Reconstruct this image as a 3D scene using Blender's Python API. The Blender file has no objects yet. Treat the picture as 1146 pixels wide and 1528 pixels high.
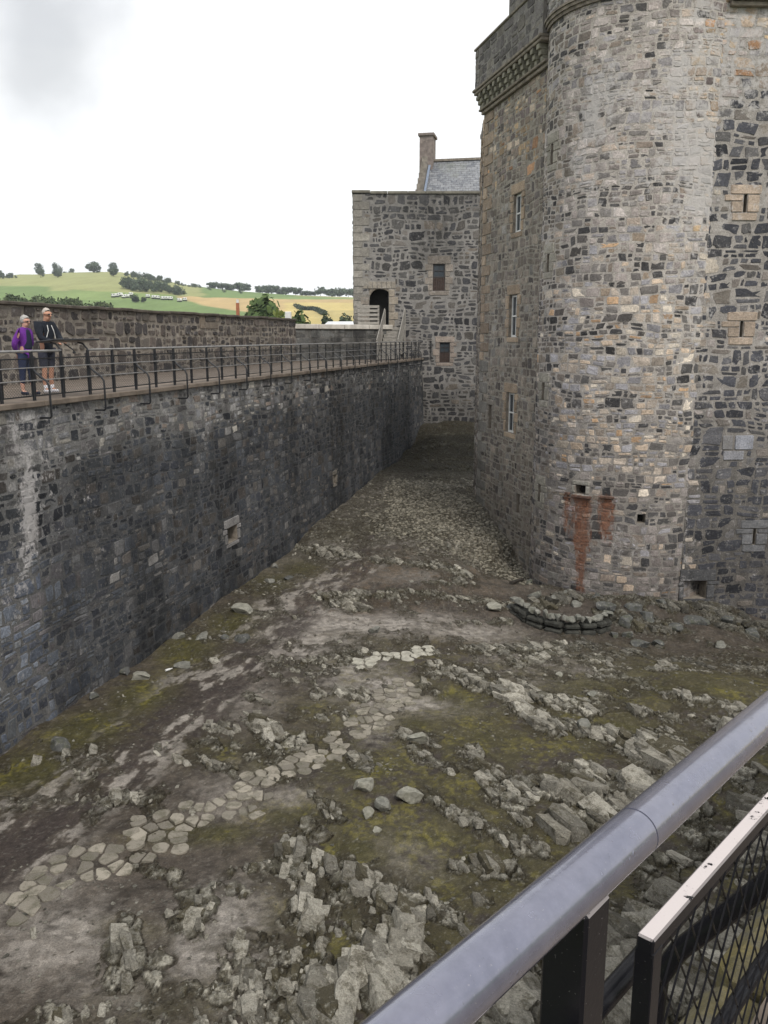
import bpy, bmesh, math, random
import numpy as np
from mathutils import Vector, Matrix, noise as mnoise
S = bpy.context.scene
COL = S.collection
R = math.radians
# ------------------------------------------------------------------ camera
PITCH = 11.65
cam_d = bpy.data.cameras.new('camera'); cam = bpy.data.objects.new('camera', cam_d); COL.objects.link(cam)
cam.location = (0, 0, 0); cam.rotation_euler = (R(90 - PITCH), 0, 0)
cam_d.sensor_fit = 'VERTICAL'; cam_d.sensor_height = 36.0; cam_d.lens = 36.0 * 1270 / 1528
cam_d.clip_start = 0.05; cam_d.clip_end = 6000
S.camera = cam
# ------------------------------------------------------------------ sky (bright broken overcast) and sun
SUN_EL, SUN_AZ = 50.0, 158.0      # azimuth clockwise from +Y: behind the camera's right shoulder
w = bpy.data.worlds.new('World'); S.world = w; w.use_nodes = True
nt = w.node_tree; nt.nodes.clear()
def wn(t, **k):
    n = nt.nodes.new(t)
    for a, b in k.items(): setattr(n, a, b)
    return n
out = wn('ShaderNodeOutputWorld'); mixs = wn('ShaderNodeMixShader')
b1 = wn('ShaderNodeBackground'); b2 = wn('ShaderNodeBackground')
sky = wn('ShaderNodeTexSky', sky_type='NISHITA'); sky.sun_disc = False
sky.sun_elevation = R(SUN_EL); sky.sun_rotation = R(SUN_AZ)
nt.links.new(sky.outputs[0], b1.inputs[0]); b1.inputs[1].default_value = 0.12
tc = wn('ShaderNodeTexCoord'); mp = wn('ShaderNodeMapping'); mp.inputs['Scale'].default_value = (1.4, 1.4, 4.0)
nz = wn('ShaderNodeTexNoise'); nz.inputs['Scale'].default_value = 1.3; nz.inputs['Detail'].default_value = 5; nz.inputs['Roughness'].default_value = .5
nt.links.new(tc.outputs['Generated'], mp.inputs[0]); nt.links.new(mp.outputs[0], nz.inputs[0])
cr = wn('ShaderNodeValToRGB')
cr.color_ramp.elements[0].position = .30; cr.color_ramp.elements[0].color = (.80, .82, .86, 1)
cr.color_ramp.elements[1].position = .52; cr.color_ramp.elements[1].color = (1.0, 1.0, .99, 1)
nt.links.new(nz.outputs[0], cr.inputs[0])
# one darker grey cloud bank low in the sky towards the left
dot = wn('ShaderNodeVectorMath', operation='DISTANCE'); dot.inputs[1].default_value = (-.345, .900, .268)
mp2 = wn('ShaderNodeMapping'); mp2.inputs['Scale'].default_value = (1, 1, 1)
nrm = wn('ShaderNodeVectorMath', operation='NORMALIZE'); nt.links.new(tc.outputs['Generated'], nrm.inputs[0])
nz2 = wn('ShaderNodeTexNoise'); nz2.inputs['Scale'].default_value = 5; nz2.inputs['Detail'].default_value = 6
nt.links.new(nrm.outputs[0], nz2.inputs[0])
nadd = wn('ShaderNodeVectorMath', operation='MULTIPLY_ADD'); nadd.inputs[1].default_value = (.26, .26, .26)
nt.links.new(nz2.outputs[1], nadd.inputs[0]); nt.links.new(nrm.outputs[0], nadd.inputs[2])
sub = wn('ShaderNodeVectorMath', operation='SUBTRACT'); sub.inputs[1].default_value = (.13, .13, .13)
nt.links.new(nadd.outputs[0], sub.inputs[0]); nt.links.new(sub.outputs[0], dot.inputs[0])
mr = wn('ShaderNodeMapRange'); mr.interpolation_type = 'SMOOTHSTEP'
mr.inputs['From Min'].default_value = .02; mr.inputs['From Max'].default_value = .13
mr.inputs['To Min'].default_value = .62; mr.inputs['To Max'].default_value = 1.0
nt.links.new(dot.outputs['Value'], mr.inputs[0])
mul = wn('ShaderNodeVectorMath', operation='SCALE'); nt.links.new(cr.outputs[0], mul.inputs[0]); nt.links.new(mr.outputs[0], mul.inputs['Scale'])
nt.links.new(mul.outputs[0], b2.inputs[0]); b2.inputs[1].default_value = 1.12
mixs.inputs[0].default_value = .88
nt.links.new(b1.outputs[0], mixs.inputs[1]); nt.links.new(b2.outputs[0], mixs.inputs[2]); nt.links.new(mixs.outputs[0], out.inputs[0])
sl = bpy.data.lights.new('sun', 'SUN'); so = bpy.data.objects.new('sun', sl); COL.objects.link(so)
sl.energy = 2.0; sl.angle = R(10); sl.color = (1.0, .95, .88)
_d = Vector((math.sin(R(SUN_AZ)) * math.cos(R(SUN_EL)), math.cos(R(SUN_AZ)) * math.cos(R(SUN_EL)), math.sin(R(SUN_EL))))
so.rotation_euler = _d.to_track_quat('Z', 'Y').to_euler(); so.location = (0, 0, 60)
S.view_settings.view_transform = 'Standard'; S.view_settings.look = 'None'; S.view_settings.exposure = 0.28; S.view_settings.gamma = 1
S.cycles.max_bounces = 6; S.cycles.diffuse_bounces = 3; S.cycles.glossy_bounces = 2; S.cycles.transparent_max_bounces = 6
# ------------------------------------------------------------------ helpers
CP, SP = math.cos(R(PITCH)), math.sin(R(PITCH))
def ray(u, v):
    a, b = (u - 573) / 1270, (764 - v) / 1270
    return a, CP + b * SP, b * CP - SP           # x, y(forward), z
def at_y(u, v, y):
    a, f, z = ray(u, v); s = y / f; return (a * s, y, z * s)
def at_z(u, v, z0):
    a, f, z = ray(u, v); s = z0 / z; return (a * s, f * s, z0)
def on_line(u, v, P, D):
    """plan line P + t*D hit by the vertical plane through column u: t and height"""
    a, f, z = ray(u, v)
    t = (a * P[1] - f * P[0]) / (f * D[0] - a * D[1])
    y = P[1] + t * D[1]
    return t, z * y / f
def tag(o, label=None, cat=None, group=None, kind=None):
    if label: o['label'] = label
    if cat: o['category'] = cat
    if group: o['group'] = group
    if kind: o['kind'] = kind
    return o
def empty(name, loc=(0, 0, 0), rz=0, **k):
    o = bpy.data.objects.new(name, None); COL.objects.link(o); o.location = loc; o.rotation_euler.z = rz
    o.empty_display_size = .3
    return tag(o, **k)
def link(name, me, mats, parent=None, smooth=False):
    if not isinstance(mats, (list, tuple)): mats = [mats]
    for m in mats: me.materials.append(m)
    o = bpy.data.objects.new(name, me); COL.objects.link(o)
    if parent: o.parent = parent
    if smooth: me.polygons.foreach_set('use_smooth', [True] * len(me.polygons))
    return o
def np_mesh(name, V, quads=None, tris=None, mq=None, mt=None, cols=None, extra=None):
    V = np.asarray(V, np.float32)
    nq = 0 if quads is None else len(quads); ntr = 0 if tris is None else len(tris)
    me = bpy.data.meshes.new(name); me.vertices.add(len(V)); me.vertices.foreach_set('co', V.ravel())
    L = []
    if nq: L.append(np.asarray(quads, np.int32).ravel())
    if ntr: L.append(np.asarray(tris, np.int32).ravel())
    L = np.concatenate(L); me.loops.add(len(L)); me.loops.foreach_set('vertex_index', L)
    me.polygons.add(nq + ntr)
    st = np.concatenate([np.arange(nq) * 4, nq * 4 + np.arange(ntr) * 3]).astype(np.int32)
    me.polygons.foreach_set('loop_start', st)
    mi = np.zeros(nq + ntr, np.int32)
    if mq is not None: mi[:nq] = mq
    if mt is not None: mi[nq:] = mt
    me.polygons.foreach_set('material_index', mi); me.polygons.foreach_set('use_smooth', np.zeros(nq + ntr, bool))
    for nm, c in [('Col', cols)] + list((extra or {}).items()):
        if c is None: continue
        c = np.asarray(c, np.float32)
        if c.shape[1] == 3: c = np.concatenate([c, np.ones((len(c), 1), np.float32)], 1)
        at = me.color_attributes.new(nm, 'FLOAT_COLOR', 'POINT'); at.data.foreach_set('color', c.ravel())
    me.update(calc_edges=True); me.validate()
    return me
class MB:
    """collects simple solids, then links them as one mesh object"""
    def __init__(s): s.v = []; s.f = []; s.m = []
    def add(s, vs, fs, m=0):
        n = len(s.v); s.v += [tuple(p) for p in vs]; s.f += [tuple(n + i for i in f) for f in fs]; s.m += [m] * len(fs); return s
    def box(s, c, size, rz=0, M=None, m=0, bev=0):
        hx, hy, hz = size[0] / 2, size[1] / 2, size[2] / 2
        if bev > 0:
            b = min(bev, hx * .9, hy * .9, hz * .9); P = []
            bm = bmesh.new(); bmesh.ops.create_cube(bm, size=1)
            for q in bm.verts: q.co = (q.co.x * 2 * hx, q.co.y * 2 * hy, q.co.z * 2 * hz)
            bmesh.ops.bevel(bm, geom=bm.edges[:], offset=b, segments=1, affect='EDGES')
            bm.verts.index_update(); P = [q.co.copy() for q in bm.verts]; F = [tuple(x.index for x in f.verts) for f in bm.faces]; bm.free()
        else:
            P = [Vector((x, y, z)) for x in (-hx, hx) for y in (-hy, hy) for z in (-hz, hz)]
            F = [(0, 1, 3, 2), (4, 6, 7, 5), (0, 4, 5, 1), (2, 3, 7, 6), (0, 2, 6, 4), (1, 5, 7, 3)]
        if M is None: M = Matrix.Translation(c) @ Matrix.Rotation(rz, 4, 'Z')
        return s.add([M @ p for p in P], F, m)
    def bar(s, a, b, wd, ht, up=(0, 0, 1), m=0, bev=0):
        a, b = Vector(a), Vector(b); d = (b - a); L = d.length; d.normalize(); up = Vector(up)
        if abs(d.dot(up)) > .98: up = Vector((0, 1, 0))
        x = d.cross(up).normalized(); z = x.cross(d)
        M = Matrix(((x.x, d.x, z.x, 0), (x.y, d.y, z.y, 0), (x.z, d.z, z.z, 0), (0, 0, 0, 1))); M.translation = (a + b) / 2
        return s.box(None, (wd, L, ht), M=M, m=m, bev=bev)
    def tube(s, pts, r, n=8, m=0, caps=True):
        pts = [Vector(p) for p in pts]; rs = r if isinstance(r, (list, tuple)) else [r] * len(pts)
        base = len(s.v); prev = None
        for i, p in enumerate(pts):
            t = (pts[min(i + 1, len(pts) - 1)] - pts[max(i - 1, 0)]).normalized()
            if prev is None:
                up = Vector((0, 0, 1)) if abs(t.z) < .9 else Vector((1, 0, 0)); x = t.cross(up).normalized()
            else: x = (prev - t * prev.dot(t)).normalized()
            prev = x; y = t.cross(x)
            for k in range(n):
                a = 2 * math.pi * k / n; s.v.append(tuple(p + (x * math.cos(a) + y * math.sin(a)) * rs[i]))
        for i in range(len(pts) - 1):
            for k in range(n):
                k2 = (k + 1) % n; s.f.append((base + i * n + k, base + i * n + k2, base + (i + 1) * n + k2, base + (i + 1) * n + k)); s.m.append(m)
        if caps:
            s.f.append(tuple(base + k for k in range(n))); s.m.append(m)
            e = base + (len(pts) - 1) * n; s.f.append(tuple(e + k for k in reversed(range(n)))); s.m.append(m)
        return s
    def prism(s, poly, z0, z1, m=0):
        n = len(poly); vs = [(x, y, z0) for x, y in poly] + [(x, y, z1) for x, y in poly]
        fs = [(i, (i + 1) % n, n + (i + 1) % n, n + i) for i in range(n)] + [tuple(reversed(range(n))), tuple(n + i for i in range(n))]
        return s.add(vs, fs, m)
    def build(s, name, mats, parent=None, smooth=False):
        me = bpy.data.meshes.new(name); me.from_pydata(s.v, [], s.f); me.update()
        bm = bmesh.new(); bm.from_mesh(me); bmesh.ops.recalc_face_normals(bm, faces=bm.faces); bm.to_mesh(me); bm.free()
        if any(s.m): me.polygons.foreach_set('material_index', s.m)
        o = link(name, me, mats, parent)
        if smooth:
            me.polygons.foreach_set('use_smooth', [True] * len(me.polygons)); me.set_sharp_from_angle(angle=R(40))
        return o
# ---- numpy noise
def _h(ix, iy, seed=0):
    n = (ix.astype(np.int64) * 374761393 + iy.astype(np.int64) * 668265263 + seed * 974711) & 0xffffffff
    n = ((n ^ (n >> 13)) * 1274126177) & 0xffffffff
    return ((n ^ (n >> 16)) & 0xffffff) / float(0xffffff)
def vnoise(x, y, seed=0):
    x = np.asarray(x, float); y = np.asarray(y, float)
    ix, iy = np.floor(x), np.floor(y); fx, fy = x - ix, y - iy
    fx = fx * fx * (3 - 2 * fx); fy = fy * fy * (3 - 2 * fy)
    a, b, c, d = _h(ix, iy, seed), _h(ix + 1, iy, seed), _h(ix, iy + 1, seed), _h(ix + 1, iy + 1, seed)
    return (a + (b - a) * fx) * (1 - fy) + (c + (d - c) * fx) * fy
def fbm(x, y, oct=4, seed=0, gain=.5):
    x = np.asarray(x, float); y = np.asarray(y, float)
    t = 0; a = 1; s = 0
    for o in range(oct):
        t = t + a * vnoise(x, y, seed + o * 17); s += a; a *= gain; x = x * 2.03 + 13.7; y = y * 2.03 + 7.1
    return t / s
def voro(x, y, seed=0, jit=.9):
    """nearest cell: F1, F2, hash values h1,h2 of the cell, offset vector"""
    ix, iy = np.floor(x), np.floor(y)
    F1 = np.full(x.shape, 9.); F2 = np.full(x.shape, 9.); ci = np.zeros(x.shape); cj = np.zeros(x.shape); ox = np.zeros(x.shape); oy = np.zeros(x.shape)
    for i in (-1, 0, 1):
        for j in (-1, 0, 1):
            gx, gy = ix + i, iy + j
            px = gx + .5 + (_h(gx, gy, seed) - .5) * jit; py = gy + .5 + (_h(gx, gy, seed + 5) - .5) * jit
            dx, dy = x - px, y - py; d = np.sqrt(dx * dx + dy * dy)
            n = d < F1
            F2 = np.where(n, F1, np.minimum(F2, d)); F1 = np.where(n, d, F1)
            ci = np.where(n, gx, ci); cj = np.where(n, gy, cj); ox = np.where(n, dx, ox); oy = np.where(n, dy, oy)
    return F1, F2, _h(ci, cj, seed + 11), _h(ci, cj, seed + 12), _h(ci, cj, seed + 13), ox, oy
def sstep(a, b, x):
    t = np.clip((x - a) / (b - a), 0, 1); return t * t * (3 - 2 * t)
# ---- material helper
class Mat:
    def __init__(s, name, rough=.85, spec=.3, metal=0):
        s.m = bpy.data.materials.new(name); s.m.use_nodes = True; s.t = s.m.node_tree; s.t.nodes.clear()
        s.o = s.n('ShaderNodeOutputMaterial'); s.b = s.n('ShaderNodeBsdfPrincipled')
        s.b.inputs['Roughness'].default_value = rough; s.b.inputs['Specular IOR Level'].default_value = spec; s.b.inputs['Metallic'].default_value = metal
        s.l(s.b.outputs[0], s.o.inputs[0]); s._g = None
    def n(s, t, **k):
        n = s.t.nodes.new(t)
        for a, b in k.items(): setattr(n, a, b)
        return n
    def l(s, a, b): s.t.links.new(a, b)
    def pos(s):
        if s._g is None: s._g = s.n('ShaderNodeNewGeometry')
        return s._g.outputs['Position']
    def attr(s, name): return s.n('ShaderNodeAttribute', attribute_name=name).outputs['Color']
    def put(s, inp, v):
        if hasattr(v, 'links') or hasattr(v, 'is_output'): s.l(v, inp)
        elif isinstance(v, (tuple, list)) and len(v) == 3 and inp.type == 'RGBA': inp.default_value = (*v, 1)
        else: inp.default_value = v
    def noise(s, scale, detail=4, rough=.55, vec=None, sc=(1, 1, 1), dist=0, rot=None, loc=(0, 0, 0)):
        v = vec if vec is not None else s.pos()
        if sc != (1, 1, 1) or rot is not None or loc != (0, 0, 0):
            mp = s.n('ShaderNodeMapping')
            if rot is not None:
                m0 = s.n('ShaderNodeMapping'); m0.inputs['Rotation'].default_value = rot; s.l(v, m0.inputs[0]); v = m0.outputs[0]
            mp.inputs['Scale'].default_value = sc; mp.inputs['Location'].default_value = loc; s.l(v, mp.inputs[0]); v = mp.outputs[0]
        t = s.n('ShaderNodeTexNoise'); t.inputs['Scale'].default_value = scale; t.inputs['Detail'].default_value = detail; t.inputs['Roughness'].default_value = rough; t.inputs['Distortion'].default_value = dist
        s.l(v, t.inputs['Vector']); return t.outputs[0]
    def rng(s, v, a, b, c=0., d=1., smooth=False):
        m = s.n('ShaderNodeMapRange'); m.inputs['From Min'].default_value = a; m.inputs['From Max'].default_value = b
        m.inputs['To Min'].default_value = c; m.inputs['To Max'].default_value = d
        if smooth: m.interpolation_type = 'SMOOTHSTEP'
        s.l(v, m.inputs[0]); return m.outputs[0]
    def mth(s, op, a, b=0.):
        m = s.n('ShaderNodeMath', operation=op); s.put(m.inputs[0], a); s.put(m.inputs[1], b); return m.outputs[0]
    def mix(s, f, a, b, mode='MIX'):
        m = s.n('ShaderNodeMix', data_type='RGBA', blend_type=mode); s.put(m.inputs[0], f); s.put(m.inputs[6], a); s.put(m.inputs[7], b); return m.outputs[2]
    def xyz(s, v=None):
        x = s.n('ShaderNodeSeparateXYZ'); s.l(v if v is not None else s.pos(), x.inputs[0]); return x.outputs
    def rgb(s, v):
        x = s.n('ShaderNodeSeparateColor'); s.l(v, x.inputs[0]); return x.outputs
    def bump(s, h, strength=.5, dist=.02):
        b = s.n('ShaderNodeBump'); b.inputs['Strength'].default_value = strength; b.inputs['Distance'].default_value = dist
        s.l(h, b.inputs['Height']); s.l(b.outputs[0], s.b.inputs['Normal']); return s
    def color(s, v): s.put(s.b.inputs['Base Color'], v); return s
    def rough(s, v): s.put(s.b.inputs['Roughness'], v); return s
def plain(name, col, rough=.7, var=.25, scale=8, metal=0, spec=.3, bump=.2, bd=.01):
    M = Mat(name, rough, spec, metal)
    f = M.rng(M.noise(scale, 6, .6), .3, .7, 1 - var, 1 + var)
    c = M.n('ShaderNodeVectorMath', operation='SCALE'); c.inputs[0].default_value = col; M.l(f, c.inputs['Scale'])
    M.color(c.outputs[0])
    if bump: M.bump(M.noise(scale * 4, 5, .6), bump, bd)
    return M.m
# ================================================================== masonry
def stone_mat(name, bumpk=.6, fine=22):
    M = Mat(name, .9, .25)
    c = M.attr('Col'); e = M.rgb(M.attr('Ext'))
    f = M.rng(M.noise(fine, 6, .65), .3, .72, .62, 1.42)
    f2 = M.rng(M.noise(3.1, 4, .6), .3, .7, .78, 1.25)
    ff = M.mth('MULTIPLY', f, f2)
    s = M.n('ShaderNodeVectorMath', operation='SCALE'); M.l(c, s.inputs[0]); M.l(ff, s.inputs['Scale'])
    c = s.outputs[0]
    lic = M.rng(M.noise(11, 5, .7, loc=(3, 1, 7)), .56, .66, 0, .35, True)           # lichen specks
    c = M.mix(lic, c, (.28, .265, .23))
    lm = M.mth('ADD', M.mth('SUBTRACT', e[0], .5), M.mth('MULTIPLY', M.mth('SUBTRACT', M.noise(5, 7, .78), .5), 3.2))
    c = M.mix(M.rng(lm, -.05, .45, 0, .74, True), c, (.45, .43, .42))
    rm = M.mth('ADD', e[1], M.mth('MULTIPLY', M.mth('SUBTRACT', M.noise(6, 5, .75, sc=(1, 1, .35)), .5), 2.0))
    c = M.mix(M.rng(rm, .25, .85, 0, .82, True), c, M.mix(M.rng(M.noise(13, 6, .7), .35, .65), (.085, .040, .025), (.25, .105, .055)))
    d = M.mth('SUBTRACT', 1., M.mth('MULTIPLY', e[2], M.rng(M.noise(3, 5, .65, sc=(1, 1, .3)), .3, .62, .25, .85)))
    s = M.n('ShaderNodeVectorMath', operation='SCALE'); M.l(c, s.inputs[0]); M.l(d, s.inputs['Scale'])
    M.color(s.outputs[0])
    M.bump(M.mth('ADD', M.mth('MULTIPLY', M.noise(9, 5, .65), .55), M.mth('MULTIPLY', M.noise(34, 5, .7), .6)), bumpk, .03)
    return M.m
M_STONE = stone_mat('stone_blocks'); M_MORT = stone_mat('lime_mortar', .8, 30)
def partition(rg, u0, u1, v0, v1, hs, ws):
    out = []; v = v0
    while v < v1 - .02:
        h = rg.uniform(*hs)
        if v + h > v1 - .12: h = v1 - v
        u = u0 - rg.uniform(0, .3)
        while u < u1:
            wd = rg.uniform(*ws) * (1 if rg.random() < .8 else 1.35)
            a, b = max(u, u0), min(u + wd, u1)
            if u1 - b < .1: b = u1
            r = rg.random()
            if h < .34: r *= .72
            def row(p, q, c, d):
                if rg.random() < .42 and q - p > .3:
                    m = p + (q - p) * rg.uniform(.3, .7); out.append([p, m, c, d]); out.append([m, q, c, d])
                else: out.append([p, q, c, d])
            if r < .45: out.append([a, b, v, v + h])
            elif r < .88 or h < .45:
                m = v + h * rg.uniform(.36, .64); row(a, b, v, m); row(a, b, m, v + h)
            else:
                m1 = v + h * rg.uniform(.25, .4); m2 = v + h * rg.uniform(.6, .78)
                row(a, b, v, m1); row(a, b, m1, m2); row(a, b, m2, v + h)
            u += wd
            if b >= u1: break
        v += h
    return out
def clip(rects, holes):
    for (a, b, c, d) in holes:
        nw = []
        for r in rects:
            p, q, s, t = r
            if q <= a or p >= b or t <= c or s >= d: nw.append(r); continue
            cand = [(p, a, s, t), (b, q, s, t), (p, q, s, c), (p, q, d, t)]
            cand = [x for x in cand if x[1] - x[0] > .07 and x[3] - x[2] > .06]
            if cand:
                cand.sort(key=lambda x: -(x[1] - x[0]) * (x[3] - x[2])); nw.append(list(cand[0]))
        rects = nw
    return rects
def masonry(name, parent, fmap, ext, colf, mortf, extf=None, hs=(.35, .6), ws=(.3, .85), gap=.035, rnd=.55, jit=.12, prot=(.01, .05),
            holes=(), special=(), seed=1, warp=.05, du=.5, dv=.5, mats=None, K=12):
    """ext=(u0,u1,v0,v1); special = [(u0,u1,v0,v1,color)] dressed stones, laid square; holes stay open"""
    rg = random.Random(seed); nr = np.random.RandomState(seed)
    u0, u1, v0, v1 = ext
    rects = clip(partition(rg, u0, u1, v0, v1, hs, ws), [s[:4] for s in special] + list(holes))
    n1 = len(rects); A = np.array([r[:4] for r in rects] + [s[:4] for s in special], float).reshape(-1, 4); N = len(A)
    dress = np.arange(N) >= n1
    cu, cv = (A[:, 0] + A[:, 1]) / 2, (A[:, 2] + A[:, 3]) / 2
    hw = (A[:, 1] - A[:, 0]) / 2; hh = (A[:, 3] - A[:, 2]) / 2
    g = np.where(dress, .012, gap * nr.uniform(.5, 1.5, N)) / 2
    hw = np.maximum(hw - g, .03); hh = np.maximum(hh - g, .02)
    C0 = colf(cu, cv, nr)
    for i, s in enumerate(special): C0[n1 + i] = np.array(s[4]) * nr.uniform(.8, 1.2)
    th = (np.arange(K) + .5) / K * 2 * np.pi
    e = np.where(dress, .12, rnd * nr.uniform(.6, 1.3, N))[:, None]
    cx = np.sign(np.cos(th)) * np.abs(np.cos(th)) ** e; cy = np.sign(np.sin(th)) * np.abs(np.sin(th)) ** e
    j = np.where(dress, .02, jit)[:, None]
    skx = np.where(dress, 0, nr.uniform(-.16, .16, N))[:, None]; sky_ = np.where(dress, 0, nr.uniform(-.14, .14, N))[:, None]
    r = 1 + nr.uniform(-.75, .45, (N, K)) * j
    px = (cx * r + skx * cy) * hw[:, None]; py = (cy * r + sky_ * cx) * hh[:, None]
    def P(sc, dep):
        uu = cu[:, None] + px * sc; vv = cv[:, None] + py * sc
        if warp:
            w1 = warp * 2 * (vnoise(uu * 1.1, vv * 1.1, seed) - .5) * (1 - dress[:, None]); w2 = warp * 2.4 * (vnoise(uu * .9 + 40, vv * 1.3, seed) - .5) * (1 - dress[:, None])
            uu = np.clip(uu + w1, u0 - .02, u1 + .02); vv = vv + w2
        return uu, vv, np.broadcast_to(dep, uu.shape)
    pr = np.where(dress, .03, nr.uniform(prot[0], prot[1], N))[:, None]
    tilt = nr.uniform(-.2, .2, (N, 2)) * np.where(dress, .1, 1)[:, None]
    ins = np.clip(1 - .014 / np.minimum(hw, hh), .74, .98)[:, None]
    U0, V0, D0 = P(1., -.02); U1, V1, D1 = P(ins, pr)
    D1 = D1 + (tilt[:, :1] * px + tilt[:, 1:] * py) * .18 + nr.uniform(-.006, .006, (N, K))
    U = np.concatenate([U0, U1, cu[:, None]], 1); V = np.concatenate([V0, V1, cv[:, None]], 1); D = np.concatenate([D0, D1, pr + np.where(dress[:, None], 0, .003)], 1)
    co = fmap(U.ravel(), V.ravel(), D.ravel())
    base = (np.arange(N) * (2 * K + 1))[:, None]; k = np.arange(K); k2 = (k + 1) % K
    quads = np.stack([base + k, base + k2, base + K + k2, base + K + k], -1).reshape(-1, 4)
    tris = np.stack([base + K + k, base + K + k2, np.broadcast_to(base + 2 * K, (N, K))], -1).reshape(-1, 3)
    cols = np.repeat(C0, 2 * K + 1, 0)
    EX = extf(U.ravel(), V.ravel()) if extf else np.zeros((len(cols), 3))
    # mortar backing grid with the openings left out
    def ticks(a, b, d, marks):
        t = set(np.round(np.linspace(a, b, max(2, int((b - a) / d) + 1)), 4)) | {round(m, 4) for m in marks if a < m < b}
        return np.array(sorted(t))
    us = ticks(u0, u1, du, [h[0] for h in holes] + [h[1] for h in holes]); vs = ticks(v0, v1, dv, [h[2] for h in holes] + [h[3] for h in holes])
    GU, GV = np.meshgrid(us, vs); nu = len(us); gco = fmap(GU.ravel(), GV.ravel(), np.zeros(GU.size))
    n0 = len(co); gq = []
    for a in range(len(vs) - 1):
        for b in range(nu - 1):
            mu, mv = (us[b] + us[b + 1]) / 2, (vs[a] + vs[a + 1]) / 2
            if any(h[0] < mu < h[1] and h[2] < mv < h[3] for h in holes): continue
            q = a * nu + b; gq.append((n0 + q, n0 + q + 1, n0 + q + 1 + nu, n0 + q + nu))
    gc = mortf(GU.ravel(), GV.ravel(), nr); ge = extf(GU.ravel(), GV.ravel()) if extf else np.zeros((GU.size, 3))
    me = np_mesh(name, np.concatenate([co, gco]), np.concatenate([quads, np.array(gq, int)]), tris,
                 np.concatenate([np.zeros(len(quads), int), np.ones(len(gq), int)]), None, np.concatenate([cols, gc]), {'Ext': np.concatenate([EX, ge])})
    return link(name, me, mats or [M_STONE, M_MORT], parent)
def plane_map(P, D, N, batter=0, zt=0):
    P = np.array(P, float); D = np.array(D, float); D /= np.linalg.norm(D); N = np.array(N, float); N /= np.linalg.norm(N)
    def f(u, v, d):
        d = d + np.maximum(zt - v, 0) * batter
        return np.stack([P[0] + D[0] * u + N[0] * d, P[1] + D[1] * u + N[1] * d, v], 1)
    return f
def palette(pal, wts):
    pal = np.array(pal, float); wts = np.array(wts, float); wts /= wts.sum()
    return lambda n, nr: pal[nr.choice(len(pal), n, p=wts)] * nr.uniform(.62, 1.36, (n, 1))
def const(c, var=.1):
    return lambda u, v, nr: np.array(c)[None] * nr.uniform(1 - var, 1 + var, (len(u), 1))
def surround(hole, jw=.22, lh=.28, sh=.16, col=(.30, .25, .19), seed=0, arch=False):
    """dressed jamb, lintel and sill stones around an opening"""
    rg = random.Random(seed); a, b, c, d = hole; out = []
    for side in (0, 1):
        z = c; k = 0
        while z < d - .02:
            h = min(rg.uniform(.26, .42), d - z); h = d - z if d - z - h < .12 else h
            w_ = jw * (1.35 if k % 2 else .85); k += 1
            out.append((a - w_, a, z, z + h, col) if side == 0 else (b, b + w_, z, z + h, col)); z += h
    out.append((a - jw, b + jw, d, d + lh, col)); out.append((a - jw * .8, b + jw * .8, c - sh, c, col))
    return out
M_DARK = plain('dark_interior', (.015, .014, .013), .95, .3)
M_GLASS = Mat('window_glass', .12, .5).color((.05, .06, .07)).m
M_WHITE = plain('white_paint', (.62, .62, .60), .5, .1, 6, bump=0)
M_BOARD = plain('brown_boards', (.050, .034, .028), .7, .4, 12)
M_ASH = plain('dressed_stone', (.19, .165, .135), .9, .45, 5, bump=.6, bd=.02)
M_SLATE = None
def opening(parent, fmap, hole, depth=.35, name='window', frame=M_WHITE, pane=M_GLASS, board=None, fw=.06, bars=1, slit=False):
    """reveal, frame and glass set into a hole of a wall"""
    a, b, c, d = hole
    def q(u, v, dd): return tuple(fmap(np.array([u]), np.array([v]), np.array([dd]))[0])
    m = MB()
    pts = [(a, c), (b, c), (b, d), (a, d)]
    f = [q(u, v, 0.0) for u, v in pts]; k = [q(u, v, -depth) for u, v in pts]
    for i in range(4):
        i2 = (i + 1) % 4; m.add([f[i], f[i2], k[i2], k[i]], [(0, 1, 2, 3)])
    m.add(k, [(0, 1, 2, 3)], 1)
    o = m.build(name, [M_ASH, M_DARK], parent)
    if slit: return o
    dd = -depth * .3
    def slab(u0, u1, v0, v1, d0, d1, mb, mi=0):
        P = [q(u, v, x) for u in (u0, u1) for v in (v0, v1) for x in (d0, d1)]
        mb.add(P, [(0, 1, 3, 2), (4, 6, 7, 5), (0, 4, 5, 1), (2, 3, 7, 6), (0, 2, 6, 4), (1, 5, 7, 3)], mi)
    fr = MB(); lo = c
    if board:
        lo = c + (d - c) * .5; bd = MB(); n = max(3, int((b - a) / .13))
        for i in range(n): slab(a + (b - a) * i / n + .006, a + (b - a) * (i + 1) / n - .006, c + .01, lo - .01, dd - .02, dd + .02, bd)
        bd.build('shutter', board, o)
    for (x0, x1, y0, y1) in [(a, a + fw, lo, d), (b - fw, b, lo, d), (a + fw, b - fw, lo, lo + fw), (a + fw, b - fw, d - fw, d)]: slab(x0, x1, y0, y1, dd - .03, dd + .03, fr)
    mid = (lo + d) / 2; slab(a + fw, b - fw, mid - fw * .35, mid + fw * .35, dd - .02, dd + .035, fr)
    for i in range(bars):
        uu = a + (b - a) * (i + 1) / (bars + 1); slab(uu - .015, uu + .015, lo + fw, mid - fw * .35, dd - .02, dd + .02, fr); slab(uu - .015, uu + .015, mid + fw * .35, d - fw, dd - .02, dd + .02, fr)
    fr.build('frame', frame, o)
    pn = MB(); slab(a + fw, b - fw, lo + fw, d - fw, dd - .008, dd + .004, pn); pn.build('pane', pane, o)
    return o
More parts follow.
